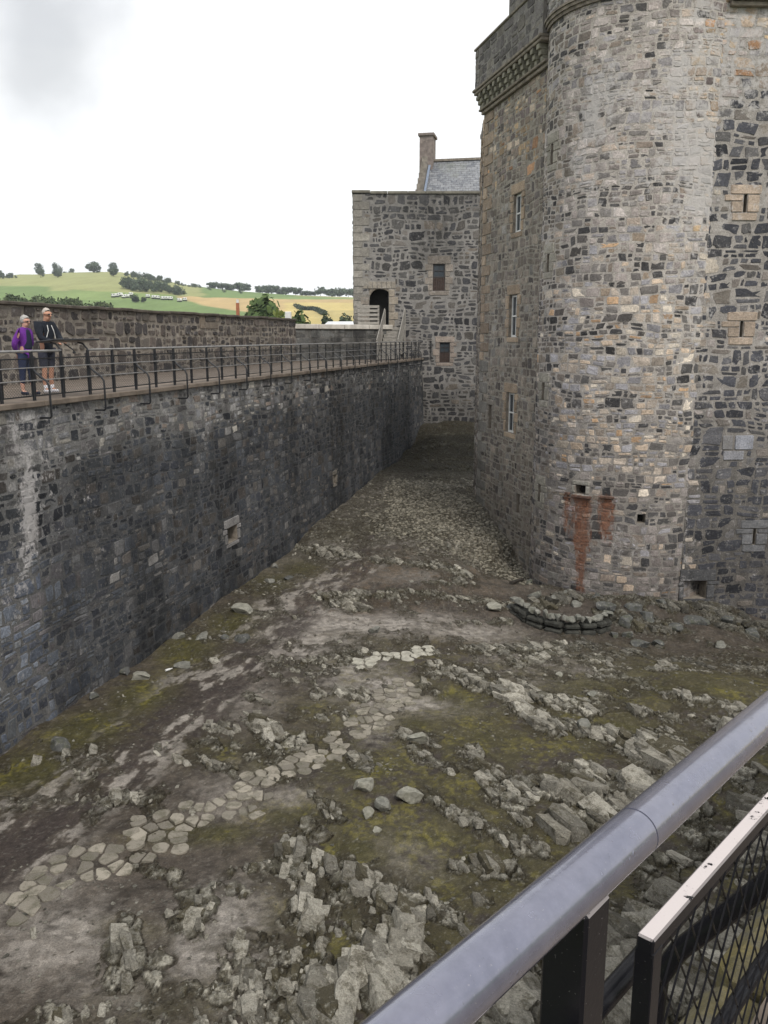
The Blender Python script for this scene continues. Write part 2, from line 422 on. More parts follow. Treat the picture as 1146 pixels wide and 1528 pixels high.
# ================================================================== left curtain wall of the courtyard
LP, LD = (-6.93, 15.4), (.2553, .9669); LN = (.9669, -.2553)
ZD = -1.22                                            # walkway level
def lw(t, d=0): return (LP[0] + LD[0] * t + LN[0] * d, LP[1] + LD[1] * t + LN[1] * d)
curtain = empty('curtain_wall', lw(14) + (-7.5,), label='long dark stone curtain wall with pale lime streaks below the railed walkway', cat='wall')
def P0(o, par):                                       # parent without moving
    o.parent = par; o.matrix_parent_inverse = Matrix.Translation(par.location).inverted() if par.rotation_euler.z == 0 else par.matrix_basis.inverted(); return o
fm_l = plane_map(LP, LD, LN, .03, -1.3)
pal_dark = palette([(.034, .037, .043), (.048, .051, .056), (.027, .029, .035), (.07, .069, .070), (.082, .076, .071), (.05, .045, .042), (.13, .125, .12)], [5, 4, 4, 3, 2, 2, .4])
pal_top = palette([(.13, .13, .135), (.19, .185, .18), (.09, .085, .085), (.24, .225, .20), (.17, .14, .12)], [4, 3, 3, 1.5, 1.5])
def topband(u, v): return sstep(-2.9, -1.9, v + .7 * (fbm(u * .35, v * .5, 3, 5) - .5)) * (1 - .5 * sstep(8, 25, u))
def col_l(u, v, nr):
    n = len(u); a = pal_dark(n, nr); b = pal_top(n, nr)
    k = (nr.uniform(0, 1, n) < topband(u, v) * .8)[:, None]
    c = np.where(k, b, a)
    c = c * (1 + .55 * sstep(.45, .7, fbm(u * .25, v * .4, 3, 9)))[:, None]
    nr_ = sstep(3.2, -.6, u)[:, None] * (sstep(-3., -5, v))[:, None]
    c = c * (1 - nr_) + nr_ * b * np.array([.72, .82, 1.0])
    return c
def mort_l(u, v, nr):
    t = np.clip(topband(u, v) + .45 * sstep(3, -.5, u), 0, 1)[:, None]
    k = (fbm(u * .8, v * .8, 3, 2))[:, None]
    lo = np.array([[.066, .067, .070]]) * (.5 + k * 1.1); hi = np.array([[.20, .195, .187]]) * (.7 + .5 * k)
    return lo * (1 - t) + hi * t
def ext_l(u, v):
    st = fbm(u * 1.6, v * .22, 4, 31)
    lime = .22 * topband(u, v) + .24 * sstep(.50, .74, st) * sstep(-7.5, -3, v) + .10
    def blob(uc, vc, su, sv, a): return a * np.exp(-((u - uc) / su) ** 2 - ((v - vc) / sv) ** 2)
    for (px, py, su, sv, a) in [(38, 770, .20, .75, 1.25), (30, 850, .14, .6, .9), (44, 740, .1, 1.3, .7), (345, 795, .18, .16, .9), (282, 832, .10, .13, 1.),
                                (122, 740, .1, .1, .5), (8, 900, .35, 1.6, .35), (20, 640, .2, .9, .4), (500, 700, .12, .35, .55)]:
        uc, vc = on_line(px, py, LP, LD); lime = lime + blob(uc, vc, su, sv, a)
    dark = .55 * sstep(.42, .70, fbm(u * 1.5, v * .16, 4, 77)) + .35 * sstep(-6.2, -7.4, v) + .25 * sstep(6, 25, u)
    return np.stack([np.clip(lime, 0, 1.2), np.zeros_like(u), np.clip(dark, 0, 1)], 1)
def pxh(px0, px1, v0, v1, P, D):
    t0, _ = on_line(px0, (v0 + v1) / 2, P, D); t1, _ = on_line(px1, (v0 + v1) / 2, P, D); tm = (t0 + t1) / 2
    _, za = on_line((px0 + px1) / 2, v0, P, D); _, zb = on_line((px0 + px1) / 2, v1, P, D)
    return (min(t0, t1), max(t0, t1), min(za, zb), max(za, zb))
hl = pxh(333, 348, 785, 808, LP, LD)
sp_l = surround(hl, .2, .26, .12, (.24, .23, .225), 3)
h2 = pxh(493, 497, 708, 722, LP, LD); sp_l += surround(h2, .12, .18, .10, (.22, .20, .17), 4)
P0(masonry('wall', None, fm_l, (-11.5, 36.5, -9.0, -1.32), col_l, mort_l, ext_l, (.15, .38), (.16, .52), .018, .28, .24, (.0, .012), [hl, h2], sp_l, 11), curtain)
for h in (hl, h2): P0(opening(None, fm_l, h, .3, 'drain_hole', slit=True), curtain)
# coping lip of the walkway, slightly proud
M_DECK = plain('walkway_concrete', (.15, .122, .098), .9, .35, 2.2, bump=.4)
m = MB(); rg = random.Random(2); t = -11.5
while t < 36.4:
    l_ = min(rg.uniform(1.1, 1.9), 36.5 - t); a, b = lw(t + .01, -.17), lw(t + l_ - .01, -.17)
    m.bar((*a, -1.265 + rg.uniform(-.008, .008)), (*b, -1.265), .52, .11, bev=.015); t += l_
P0(m.build('coping', M_DECK), curtain)
PP, PD = (-9.87, 22.5), (.2288, .9735); PN = (.9735, -.2288)
def pw(t, d=0): return (PP[0] + PD[0] * t + PN[0] * d, PP[1] + PD[1] * t + PN[1] * d)
m = MB(); m.prism([lw(-11.5, -.43), lw(36.2, -.43), (-6.5, 50.3), pw(22, -.8), pw(-20, -.8)], -9.0, ZD - .03)
tag(m.build('walkway', M_DECK), kind='structure')
# ------------------------------------------------------------------ outer parapet wall behind the people
parapet = empty('parapet_wall', pw(5) + (ZD,), label='brown rubble parapet wall with a flat dark coping behind the two people', cat='wall')
fm_p = plane_map(PP, PD, PN)
pal_p = palette([(.105, .088, .078), (.075, .066, .062), (.13, .115, .10), (.055, .05, .05), (.16, .14, .12)], [5, 4, 2, 3, 1])
def col_p(u, v, nr): return pal_p(len(u), nr)
hp = pxh(306, 322, 468, 491, PP, PD)
tE = 23.1
def ext_p(u, v): return np.stack([.16 + .2 * fbm(u * .4, v * .8, 3, 3), 0 * u, .5 * sstep(.5, .8, fbm(u * .3, v, 3, 6)) + .4 * sstep(.55, .8, v)], 1)
P0(masonry('wall', None, fm_p, (-20, tE, -1.3, .80), col_p, const((.23, .205, .175), .12), ext_p, (.34, .62), (.26, .6), .06, .55, .24, (.0, .05), [], [(hp[0] - .5, hp[0] - .02, hp[2], hp[3], (.22, .18, .14)), (hp[0], hp[1], hp[2] + .28, hp[3], (.07, .062, .055)), (hp[0], hp[1] + .25, hp[2], hp[2] + .27, (.2, .17, .14)), (hp[1] + .01, hp[1] + .25, hp[2] + .28, hp[3], (.2, .17, .14))], 21), parapet)
m = MB(); a, b = pw(-20, -.3), pw(tE, -.3); m.bar((*a, -.75), (*b, -.75), .55, 3.08)
P0(m.build('core', plain('parapet_core', (.09, .08, .07))), parapet)
m = MB(); t = -20
while t < tE:
    l_ = min(rg.uniform(.6, 1.3), tE + .05 - t); a, b = pw(t + .008, -.28), pw(t + l_ - .008, -.28); z = .85 + rg.uniform(-.015, .015)
    m.bar((*a, z), (*b, z + rg.uniform(-.01, .01)), .72, .10, bev=.02); t += l_
P0(m.build('coping', plain('dark_coping', (.085, .072, .06), .9, .4, 3)), parapet)
# wooden post stub and stone block that stick up above the parapet
# ------------------------------------------------------------------ cross wall with the pale coping
XA, XB = pw(tE - .1, -.2), (.45, 49.2)
xd = np.array(XB) - np.array(XA); XL = float(np.linalg.norm(xd)); xd /= XL; xn = (xd[1], -xd[0])
cross = empty('cross_wall', (XA[0], XA[1], ZD), label='dark weathered wall with pale concrete coping between parapet and wooden stair', cat='wall')
fm_x = plane_map(XA, xd, xn)
_, zc = on_line(500, 491, XA, xd); _, zt_ = on_line(500, 484, XA, xd)
def ext_x(u, v): return np.stack([.12 + .25 * fbm(u * 2, v * .3, 3, 4), 0 * u, .75 * sstep(.35, .7, fbm(u * 2.4, v * .25, 3, 8))], 1)
P0(masonry('wall', None, fm_x, (0, XL, -1.3, zc), lambda u, v, nr: palette([(.12, .12, .115), (.09, .088, .085), (.15, .145, .135)], [2, 2, 1])(len(u), nr), const((.14, .135, .125)), ext_x, (.3, .45), (.5, 1.), .02, .3, .06, (0, .015), [], [], 23), cross)
m = MB(); p, q = np.array(XA) - np.array(xn) * .6, np.array(XB) - np.array(xn) * .6; m.bar((*p, -.5), (*q, -.5), 1.15, 2 * (zc + .5) - .02)
P0(m.build('core', plain('cross_core', (.11, .105, .10))), cross)
m = MB()
for i in range(4):
    s0, s1 = i / 4 + .002, (i + 1) / 4 - .002; m.bar((*(p + (q - p) * s0), (zc + zt_) / 2), (*(p + (q - p) * s1), (zc + zt_) / 2), 1.4, abs(zt_ - zc), bev=.02)
P0(m.build('coping', plain('pale_concrete', (.50, .47, .42), .85, .2, 3)), cross)
# ================================================================== gatehouse at the far end
GP, GD, GN = (-1.745, 50.0), (1, 0), (0, -1)
gate = empty('gatehouse', (1.5, 50, -4.8), label='square grey rubble gatehouse with slate roof, chimney and arched doorway above the wooden stair', cat='building')
fm_g = plane_map(GP, GD, GN)
hd = pxh(551, 580, 431, 488, GP, GD); hw1 = pxh(646, 664, 394, 434, GP, GD); hw2 = pxh(656, 671, 511, 541, GP, GD)
quo = []; z = -4.9; k = 0; rg = random.Random(8)
while z < 7.7:
    h = rg.uniform(.34, .5); wq = .95 if k % 2 else .55; quo.append((0, wq, z, min(z + h, 7.75), (.24, .225, .20))); z += h; k += 1
sp_g = quo + surround(hw1, .34, .45, .25, (.25, .22, .19), 5) + surround(hw2, .3, .35, .2, (.25, .21, .18), 6)
sp_g += [(hd[1], hd[1] + (.55 if i % 2 else .35), hd[2] + i * .42, hd[2] + (i + 1) * .42, (.27, .235, .19)) for i in range(5)]
sp_g += [(hd[0] - (.5 if i % 2 else .3), hd[0], hd[2] + i * .42, hd[2] + (i + 1) * .42, (.27, .235, .20)) for i in range(4)]
nv = 7
sp_g += [(hd[0] - .35 + i * (hd[1] - hd[0] + .75) / nv, hd[0] - .35 + (i + 1) * (hd[1] - hd[0] + .75) / nv, hd[3], hd[3] + .42, (.28, .25, .21)) for i in range(nv)]
pal_g = palette([(.062, .061, .063), (.082, .079, .076), (.046, .046, .05), (.12, .11, .10), (.15, .13, .11)], [4, 4, 3, 2, 1])
def col_g(u, v, nr): return pal_g(len(u), nr) * (1 + .25 * sstep(5.5, 7, v))[:, None]
def ext_g(u, v):
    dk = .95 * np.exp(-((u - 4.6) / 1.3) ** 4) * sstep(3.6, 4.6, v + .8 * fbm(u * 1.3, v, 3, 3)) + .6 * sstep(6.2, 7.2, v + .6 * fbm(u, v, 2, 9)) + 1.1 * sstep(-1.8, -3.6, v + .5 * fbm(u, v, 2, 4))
    return np.stack([.14 + .25 * fbm(u * .4, v * .4, 3, 12), 0 * u, np.clip(dk, 0, 1) * .62], 1)
P0(masonry('wall', None, fm_g, (0, 12, -5.2, 7.78), col_g, const((.22, .21, .198), .1), ext_g, (.32, .58), (.28, .75), .06, .46, .3, (0, .02), [hd, hw1, hw2], sp_g, 31, .11), gate)
fm_gs = plane_map((GP[0], 62), (0, -1), (-1, 0))
P0(masonry('side_wall', None, fm_gs, (0, 12, -5.2, 7.78), col_g, const((.22, .21, .198), .1), ext_g, (.35, .65), (.4, .9), .09, .8, .3, (0, .04), [], [], 32, .08), gate)
m = MB(); m.box((GP[0] + 6.3, 56.45, 1.27), (12, 11.4, 12.94)); P0(m.build('core', plain('gate_core', (.12, .115, .11))), gate).hide_render = False
m = MB(); x = GP[0] - .06; rg = random.Random(4)
while x < 10:
    l_ = rg.uniform(.9, 1.5); m.box((x + l_ / 2, 50.35, 7.85 + (.05 if x < -1.2 else 0)), (l_ - .015, .86, .15), bev=.02); x += l_
m.box((GP[0] + .29, 56.4, 7.85), (.7, 11.2, .15))
P0(m.build('coping', plain('gate_coping', (.15, .14, .115), .9, .35, 3)), gate)
# the core box fills behind; doorway recess is a box cut in front of it
def recess(parent, fmap, hole, depth, mats, name='doorway'):
    o = opening(None, fmap, hole, depth, name, slit=True); return P0(o, parent)
o = recess(gate, fm_g, hd, .72, None)
# arched head of the doorway: two corner fillers
m = MB(); a, b, c, d = hd; n = 8; ys = 50.12
pts = []
for side in (0, 1):
    xs = [a, b][side]; sg = 1 if side == 0 else -1; half = (b - a) / 2; rise = .62 if side == 0 else .22
    arc = [(xs + sg * half * (1 - math.cos(t * math.pi / 2 / n)), d - rise + rise * math.sin(t * math.pi / 2 / n)) for t in range(n + 1)]
    poly = [(xs, d + .01)] + arc
    vs = [(GP[0] + p[0], 50.02, p[1]) for p in poly] + [(GP[0] + p[0], 50.55, p[1]) for p in poly]; k = len(poly)
    m.add(vs, [tuple(range(k)), tuple(range(2 * k - 1, k - 1, -1))] + [(i, (i + 1) % k, k + (i + 1) % k, k + i) for i in range(k)])
P0(m.build('arch', M_ASH), gate)
o = opening(None, fm_g, hw1, .3, 'window', frame=plain('grey_frame', (.05, .045, .045)), board=M_BOARD, fw=.06); P0(o, gate)
o = opening(None, fm_g, hw2, .3, 'window', frame=plain('brown_frame', (.04, .035, .035)), board=M_BOARD, fw=.05); P0(o, gate)
# roof
sl = Mat('slate', .38, .5)
br = sl.n('ShaderNodeTexBrick'); br.inputs['Scale'].default_value = 1; br.inputs['Mortar Size'].default_value = .012; br.inputs['Brick Width'].default_value = .34; br.inputs['Row Height'].default_value = .2
br.inputs['Color1'].default_value = (.10, .108, .125, 1); br.inputs['Color2'].default_value = (.21, .215, .225, 1); br.inputs['Mortar'].default_value = (.015, .015, .018, 1)
xz = sl.xyz(); cb = sl.n('ShaderNodeCombineXYZ'); sl.l(xz[0], cb.inputs[0]); sl.l(sl.mth('MULTIPLY', xz[2], 1.3), cb.inputs[1]); sl.l(cb.outputs[0], br.inputs[0])
cc = sl.mix(sl.rng(sl.noise(5, 5, .7), .45, .65, 0, .6), br.outputs[0], (.30, .31, .32)); cc = sl.mix(sl.rng(sl.noise(.8, 3), .55, .75, 0, .5), cc, (.10, .11, .07))
sl.color(cc); sl.rough(sl.rng(sl.noise(9, 4), .3, .7, .25, .55)); sl.bump(br.outputs[1], .5, -.03)
ex_, ey_ = np.array((.2, .98)), np.array((.98, -.2)); ex_ /= np.linalg.norm(ex_); ey_ /= np.linalg.norm(ey_)
g0_ = np.array(at_y(618, 283, 55.0)[:2]); zr = at_y(680, 241, 58.9)[2]; ze = 7.2
def rp(b_, r_): q = g0_ + ex_ * b_ + ey_ * r_; return (float(q[0]), float(q[1]))
m = MB(); P_ = [(*rp(b_, r_), z_ + dz) for dz in (0, -.12) for (b_, z_) in ((0, ze), (4, zr), (8, ze)) for r_ in (.3, 13)]
m.add(P_, [(0, 1, 3, 2), (2, 3, 5, 4), (6, 8, 9, 7), (8, 10, 11, 9), (0, 6, 7, 1), (4, 5, 11, 10), (0, 2, 8, 6), (2, 4, 10, 8)])
m.bar((*rp(4, .3), zr + .03), (*rp(4, 13), zr + .03), .28, .14, m=1)
roof = P0(m.build('roof', [sl.m, M_ASH]), gate)
m = MB(); n = 10
for i in range(n):
    b0, b1_ = -.25 + 3.9 * i / n, 8.25 - 3.9 * i / n; z1 = ze + .28 + (zr - ze) * (i + .75) / n; z0_ = 6.3 if i == 0 else z1 - (zr - ze) / n - .02
    m.bar((*rp(b0, .12), (z0_ + z1) / 2), (*rp(b1_, .12), (z0_ + z1) / 2), .40 - .003 * i, z1 - z0_)
P0(m.build('crow_stepped_gable', plain('gable_stone', (.20, .18, .155), .9, .4, 4)), gate)
m = MB(); m.bar((*rp(-.1, .42), ze + .1), (*rp(3.6, .42), zr - .15), .14, .07); P0(m.build('lead_flashing', plain('lead', (.20, .24, .31), .45, .2)), gate)
zt2 = at_y(638, 204, 58.6)[2]; cc_ = np.array(at_y(638, 240, 58.9)[:2]); ang_ = math.atan2(ey_[1], ey_[0])
ch = MB(); ch.box((cc_[0], cc_[1], (zr - 2 + zt2) / 2), (.86, 1.3, zt2 - zr + 2), rz=ang_); ch.box((cc_[0], cc_[1], zt2 + .07), (1.06, 1.5, .18), rz=ang_, bev=.03)
P0(ch.build('chimney', plain('chimney_stone', (.19, .16, .145), .9, .4, 3.5, bump=.8, bd=.04)), gate)
# ================================================================== main tower with round corner turret
TA, TB = np.array((3.65, 32.9)), np.array((4.98, 27.0))
TD = (TB - TA); TL = float(np.linalg.norm(TD)); TD /= TL; TN = (-abs(TD[1]), -abs(TD[0]) * 1.0)
TC, TR = np.array((7.65, 26.95)), 2.83
RJ, RD = np.array((8.92, 24.42)), np.array((1.0, .06)) / math.hypot(1, .06); RN = (RD[1], -RD[0])
tower = empty('tower_house', (7.65, 27, -7.8), label='tall stone tower house with round corner turret, corbelled parapet and slit windows', cat='tower')
fm_t = plane_map(TA, TD, TN)
def cyl_map(C, rad):
    def f(u, v, d):
        a = np.pi + u / TR; rr = rad + d; return np.stack([C[0] + rr * np.cos(a), C[1] + rr * np.sin(a), v], 1)   # u=0 at the left, u grows towards the camera
    return f
fm_c = cyl_map(TC, TR)
def on_cyl(px, py):
    a, f, z = ray(px, py); A = a * a + f * f; B = -2 * (a * TC[0] + f * TC[1]); Cc = TC @ TC - TR * TR; D = B * B - 4 * A * Cc
    if D < 0: s = -B / (2 * A)
    else: s = (-B - math.sqrt(D)) / (2 * A)
    x, y = a * s - TC[0], f * s - TC[1]; an = math.atan2(y, x)
    u = (an - math.pi) % (2 * math.pi)
    if u > 5: u -= 2 * math.pi
    return u * TR, z * s
pal_tl = palette([(.18, .155, .13), (.14, .12, .105), (.23, .20, .165), (.10, .088, .082), (.20, .19, .175)], [5, 4, 3, 2, 2])
pal_tan = palette([(.34, .25, .16), (.28, .22, .17), (.22, .18, .15), (.40, .33, .26), (.14, .115, .11), (.36, .21, .12)], [3, 4, 3, 2, 3, .8])
pal_grey = palette([(.285, .25, .235), (.385, .345, .325), (.195, .18, .172), (.35, .29, .245), (.25, .235, .24)], [4, 3, 3, 2, 2.5])
pal_blk = palette([(.055, .053, .055), (.08, .076, .075), (.11, .10, .095)], [3, 3, 2])
pal_mix = palette([(.34, .29, .245), (.42, .335, .26), (.28, .27, .285), (.18, .165, .155), (.40, .27, .17), (.50, .44, .37)], [4, 2.2, 4, 3, .9, 1.4])
def col_tl(u, v, nr):
    n = len(u); k = (nr.uniform(0, 1, n) < .85 * sstep(4.6, 6.4, v + .8 * (fbm(u, v, 3, 3) - .5)) * sstep(8.3, 7.6, v))[:, None]
    c = np.where(k, pal_tan(n, nr), pal_tl(n, nr)); return c
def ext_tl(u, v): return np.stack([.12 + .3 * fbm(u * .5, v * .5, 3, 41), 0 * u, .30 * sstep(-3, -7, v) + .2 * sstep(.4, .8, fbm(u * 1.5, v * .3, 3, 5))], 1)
wins_t = [pxh(766, 778, 289, 346, TA, TD), pxh(759.5, 771.5, 440, 503, TA, TD), pxh(755, 767.5, 586, 646, TA, TD)]
slits_t = [pxh(729, 734, 604, 640, TA, TD), pxh(771, 776, 737, 766, TA, TD)]
sp_t = []
for i, h in enumerate(wins_t): sp_t += surround(h, .24, .34, .18, (.30, .235, .17), 50 + i)
for i, h in enumerate(slits_t): sp_t += surround(h, .2, .2, .14, (.21, .19, .165), 60 + i)
z = -7.6; k = 0; rg = random.Random(77)
while z < 7.9:
    h = rg.uniform(.3, .44); c = (.30, .235, .175) if z > -1 else (.21, .20, .18)
    if k % 2 == 0: sp_t.append((0, .42, z, min(z + h, 7.95), c)); 
    else: sp_t.append((0, .95, z, min(z + h, 7.95), tuple(x * (.75 if z < 4 else .9) for x in c)))
    z += h; k += 1
P0(masonry('wall', None, fm_t, (0, TL, -9, 8.0), col_tl, const((.25, .23, .195), .12), ext_tl, (.18, .38), (.2, .52), .02, .3, .22, (0, .015), wins_t + slits_t, sp_t, 41), tower)
for h in wins_t: P0(opening(None, fm_t, h, .42, 'window', fw=.07), tower)
for h in slits_t: P0(opening(None, fm_t, h, .4, 'arrow_slit', slit=True), tower)
# round turret
uS = TR * math.pi * 1.25
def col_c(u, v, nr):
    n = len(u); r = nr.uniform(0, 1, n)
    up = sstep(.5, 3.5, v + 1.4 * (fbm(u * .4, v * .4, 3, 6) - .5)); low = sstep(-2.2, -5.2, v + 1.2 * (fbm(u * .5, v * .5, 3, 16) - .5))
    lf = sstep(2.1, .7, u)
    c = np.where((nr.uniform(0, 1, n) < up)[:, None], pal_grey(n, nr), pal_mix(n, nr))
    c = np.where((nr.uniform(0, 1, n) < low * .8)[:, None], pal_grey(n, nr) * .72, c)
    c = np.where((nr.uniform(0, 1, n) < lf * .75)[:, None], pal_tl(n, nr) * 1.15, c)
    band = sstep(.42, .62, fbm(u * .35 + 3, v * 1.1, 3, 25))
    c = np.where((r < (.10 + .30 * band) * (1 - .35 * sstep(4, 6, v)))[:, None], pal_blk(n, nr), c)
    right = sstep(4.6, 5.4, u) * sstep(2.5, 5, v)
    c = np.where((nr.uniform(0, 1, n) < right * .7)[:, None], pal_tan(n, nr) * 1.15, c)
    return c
def ext_c(u, v):
    lime = .17 + .62 * sstep(2.2, 3.6, v) * sstep(1.0, 2.4, u) * sstep(.38, .72, fbm(u * .9, v * .8, 4, 4)) + .34 * sstep(3.8, 5.0, u) * sstep(-4, 1, v) + .28 * sstep(.5, .75, fbm(u * .5, v * .5, 4, 91)) + .2 * sstep(-5.5, -7.2, v) * fbm(u, v, 3, 2)
    rust = 0 * u
    for (px, y0, y1, wd, a) in [(868, 742, 815, .32, .9), (869, 800, 885, .20, .8), (846, 737, 795, .12, .75), (906, 742, 805, .24, .85), (862, 722, 742, .12, .5)]:
        uc, z0 = on_cyl(px, y0); _, z1 = on_cyl(px, y1)
        rust = rust + a * np.exp(-((u - uc) / wd) ** 4) * sstep(z1 - .35, z1 + .25, v) * sstep(z0 + .12, z0 - .02, v)
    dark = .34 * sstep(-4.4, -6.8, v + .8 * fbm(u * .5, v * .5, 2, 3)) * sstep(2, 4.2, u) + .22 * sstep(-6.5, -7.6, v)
    return np.stack([np.clip(lime, 0, 1.1), np.clip(rust, 0, 1), dark], 1)
sl_px = [(822, 214, 826.5, 245), (811, 380, 815.5, 407), (806, 570, 810.5, 597), (801, 722, 805.5, 748)]
slits_c = []
for (x0, y0, x1, y1) in sl_px:
    uc, za = on_cyl((x0 + x1) / 2, y0); _, zb = on_cyl((x0 + x1) / 2, y1); uc = max(uc, .62); slits_c.append((uc - .10, uc + .10, zb, za))
sp_c = []
for i, h in enumerate(slits_c): sp_c += surround(h, .3, .3, .2, (.25, .235, .20), 70 + i)
un, zn = on_cyl(866, 732); nich = (un - .16, un + .16, zn - .10, zn + .16); sp_c += surround(nich, .16, .14, .12, (.26, .25, .22), 80)
ub, zb_ = on_cyl(957, 774); blk = (ub - .12, ub + .12, zb_ - .13, zb_ + .13)
tops = (0, uS, 8.62, 8.9)
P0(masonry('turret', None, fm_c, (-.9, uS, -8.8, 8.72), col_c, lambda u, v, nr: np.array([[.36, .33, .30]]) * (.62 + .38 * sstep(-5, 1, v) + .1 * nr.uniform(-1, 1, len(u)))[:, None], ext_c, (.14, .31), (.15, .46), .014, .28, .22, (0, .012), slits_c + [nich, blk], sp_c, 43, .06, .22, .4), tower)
for h in slits_c: P0(opening(None, fm_c, h, .4, 'arrow_slit', slit=True), tower)
P0(opening(None, fm_c, nich, .3, 'niche', slit=True), tower); P0(opening(None, fm_c, blk, .3, 'niche', slit=True), tower)
# rusty ledge stubs above the stains
m = MB()
for px, py, wd in ((868, 741, .62), (848, 736, .16), (906, 742, .40)):
    uc, zc2 = on_cyl(px, py); a = math.pi + uc / TR; p = TC + (TR + .02) * np.array((math.cos(a), math.sin(a)))
    m.box((p[0], p[1], zc2), (.14, wd, .07), rz=a, bev=.01)
P0(m.build('ledge', plain('rusty_ledge', (.10, .06, .045), .9, .5, 14)), tower)
# turret head: string course and drum above
m = MB(); N_ = 64
for (z0, z1, rr) in ((8.72, 8.81, TR + .07), (8.811, 8.90, TR + .12), (8.901, 8.96, TR + .16)): m.prism([(TC[0] + rr * math.cos(2 * math.pi * i / N_), TC[1] + rr * math.sin(2 * math.pi * i / N_)) for i in range(N_)], z0, z1)
P0(m.build('string_course', M_ASH), tower)
fm_c2 = cyl_map(TC, TR + .06)
P0(masonry('turret_head', None, fm_c2, (-.9, uS, 8.96, 12.5), lambda u, v, nr: pal_grey(len(u), nr) * .9, const((.3, .29, .27)), lambda u, v: np.stack([.2 + .2 * fbm(u, v, 3, 1), 0 * u, .3 * fbm(u, v, 3, 5)], 1), (.28, .4), (.35, .7), .03, .3, .08, (0, .03), [], [], 45, .03, .22, .5), tower)
m = MB(); m.prism([(TC[0] + (TR - .06) * math.cos(2 * math.pi * i / N_), TC[1] + (TR - .06) * math.sin(2 * math.pi * i / N_)) for i in range(N_)], 8.9, 12.52)
P0(m.build('turret_core', plain('tower_core', (.17, .16, .145))), tower)
# right-hand wall
pal_r = palette([(.052, .053, .062), (.075, .074, .08), (.038, .039, .046), (.11, .105, .105), (.17, .15, .135), (.21, .185, .16)], [5, 4, 4, 2, 1.2, .8])
def col_r(u, v, nr):
    n = len(u); e = fbm(u * .9, v * .9, 3, 51) - .5
    k = sstep(5.6, 6.3, v + 1.6 * e - .5 * sstep(2.2, 1.0, u))
    c = np.where((nr.uniform(0, 1, n) < k)[:, None], np.where((nr.uniform(0, 1, n) < .5)[:, None], pal_tan(n, nr) * 1.15, pal_grey(n, nr)), pal_r(n, nr))
    c = np.where((nr.uniform(0, 1, n) < .3 * sstep(.5, 0.1, u))[:, None], pal_mix(n, nr), c)
    bandz = np.exp(-((v - (-2.2)) / .28) ** 2) * .5 + np.exp(-((v + .1) / .2) ** 2) * .3
    c = np.where((nr.uniform(0, 1, n) < bandz)[:, None], pal_grey(n, nr), c)
    return c
def ext_r(u, v):
    lime = .26 + .35 * sstep(.5, .72, fbm(u * .55, v * .55, 4, 14)) * sstep(-3, 1, v) + .15 * sstep(.6, .1, u) + .35 * sstep(5, 6.5, v)
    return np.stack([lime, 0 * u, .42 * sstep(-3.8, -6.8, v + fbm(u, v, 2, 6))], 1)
hr = [pxh(1109.5, 1114.5, 290, 317, RJ, RD), pxh(1104, 1108.5, 479, 503, RJ, RD), pxh(1101, 1104, 790, 812, RJ, RD)]
hr = [pxh(1109.5, 1114.5, 290, 317, RJ, RD), pxh(1104, 1108.5, 479, 503, RJ, RD), pxh(1122, 1126, 788, 812, RJ, RD)]
chute = pxh(1019, 1052, 866, 892, RJ, RD); scr = pxh(1094, 1124, 649, 671, RJ, RD)
sp_r = []
for i, h in enumerate(hr): sp_r += surround(h, .42, .26, .22, (.33, .265, .21) if i < 2 else (.13, .13, .135), 90 + i)
sp_r += surround(chute, .3, .36, .12, (.085, .085, .088), 95)
sp_r += [(scr[0] + .02, scr[1], scr[2], scr[3], (.21, .215, .24)), (scr[0] - .35, scr[0] - .02, scr[2], scr[3], (.17, .165, .165)), (scr[0] - .3, scr[0] + .35, scr[2] - .3, scr[2] - .02, (.2, .2, .215))]
P0(masonry('wall', None, plane_map(RJ, RD, RN, .01, 0), (-.12, 12.5, -9.6, 8.5), col_r, lambda u, v, nr: np.array([[.27, .25, .23]]) * (.42 + .58 * sstep(-5, 0, v) + .1 * nr.uniform(-1, 1, len(u)))[:, None], ext_r, (.22, .5), (.2, .66), .024, .36, .28, (0, .014), hr + [chute], sp_r, 47, .08), tower)
fm_r = plane_map(RJ, RD, RN, .01, 0)
for h in hr: P0(opening(None, fm_r, h, .4, 'arrow_slit', slit=True), tower)
P0(opening(None, fm_r, chute, .7, 'chute', slit=True), tower)
# body core
m = MB(); a0, b0 = TA - np.array(TN) * .45, TB - np.array(TN) * .45
m.prism([(a0[0] + .05, a0[1] - .02), (TC[0] - 1.5, 27.9), (RJ[0] + .05, RJ[1] + .75), (21.7, 25.9), (21.7, 37), (a0[0] + .9, 37)], -9.4, 8.6)
P0(m.build('core', plain('tower_core2', (.13, .12, .105))), tower)
back = plane_map((TA[0] + .9, 37.0), (-(.9) / 4.2, -4.1 / 4.2), (-1, .2))
P0(masonry('side_wall', None, plane_map((3.95, 37.0), (-.073, -.997), (-.997, .073)), (0, 4.1, -9, 8.0), col_tl, const((.22, .20, .17)), ext_tl, (.3, .55), (.35, .8), .035, .5, .16, (0, .035), [], [], 48), tower)
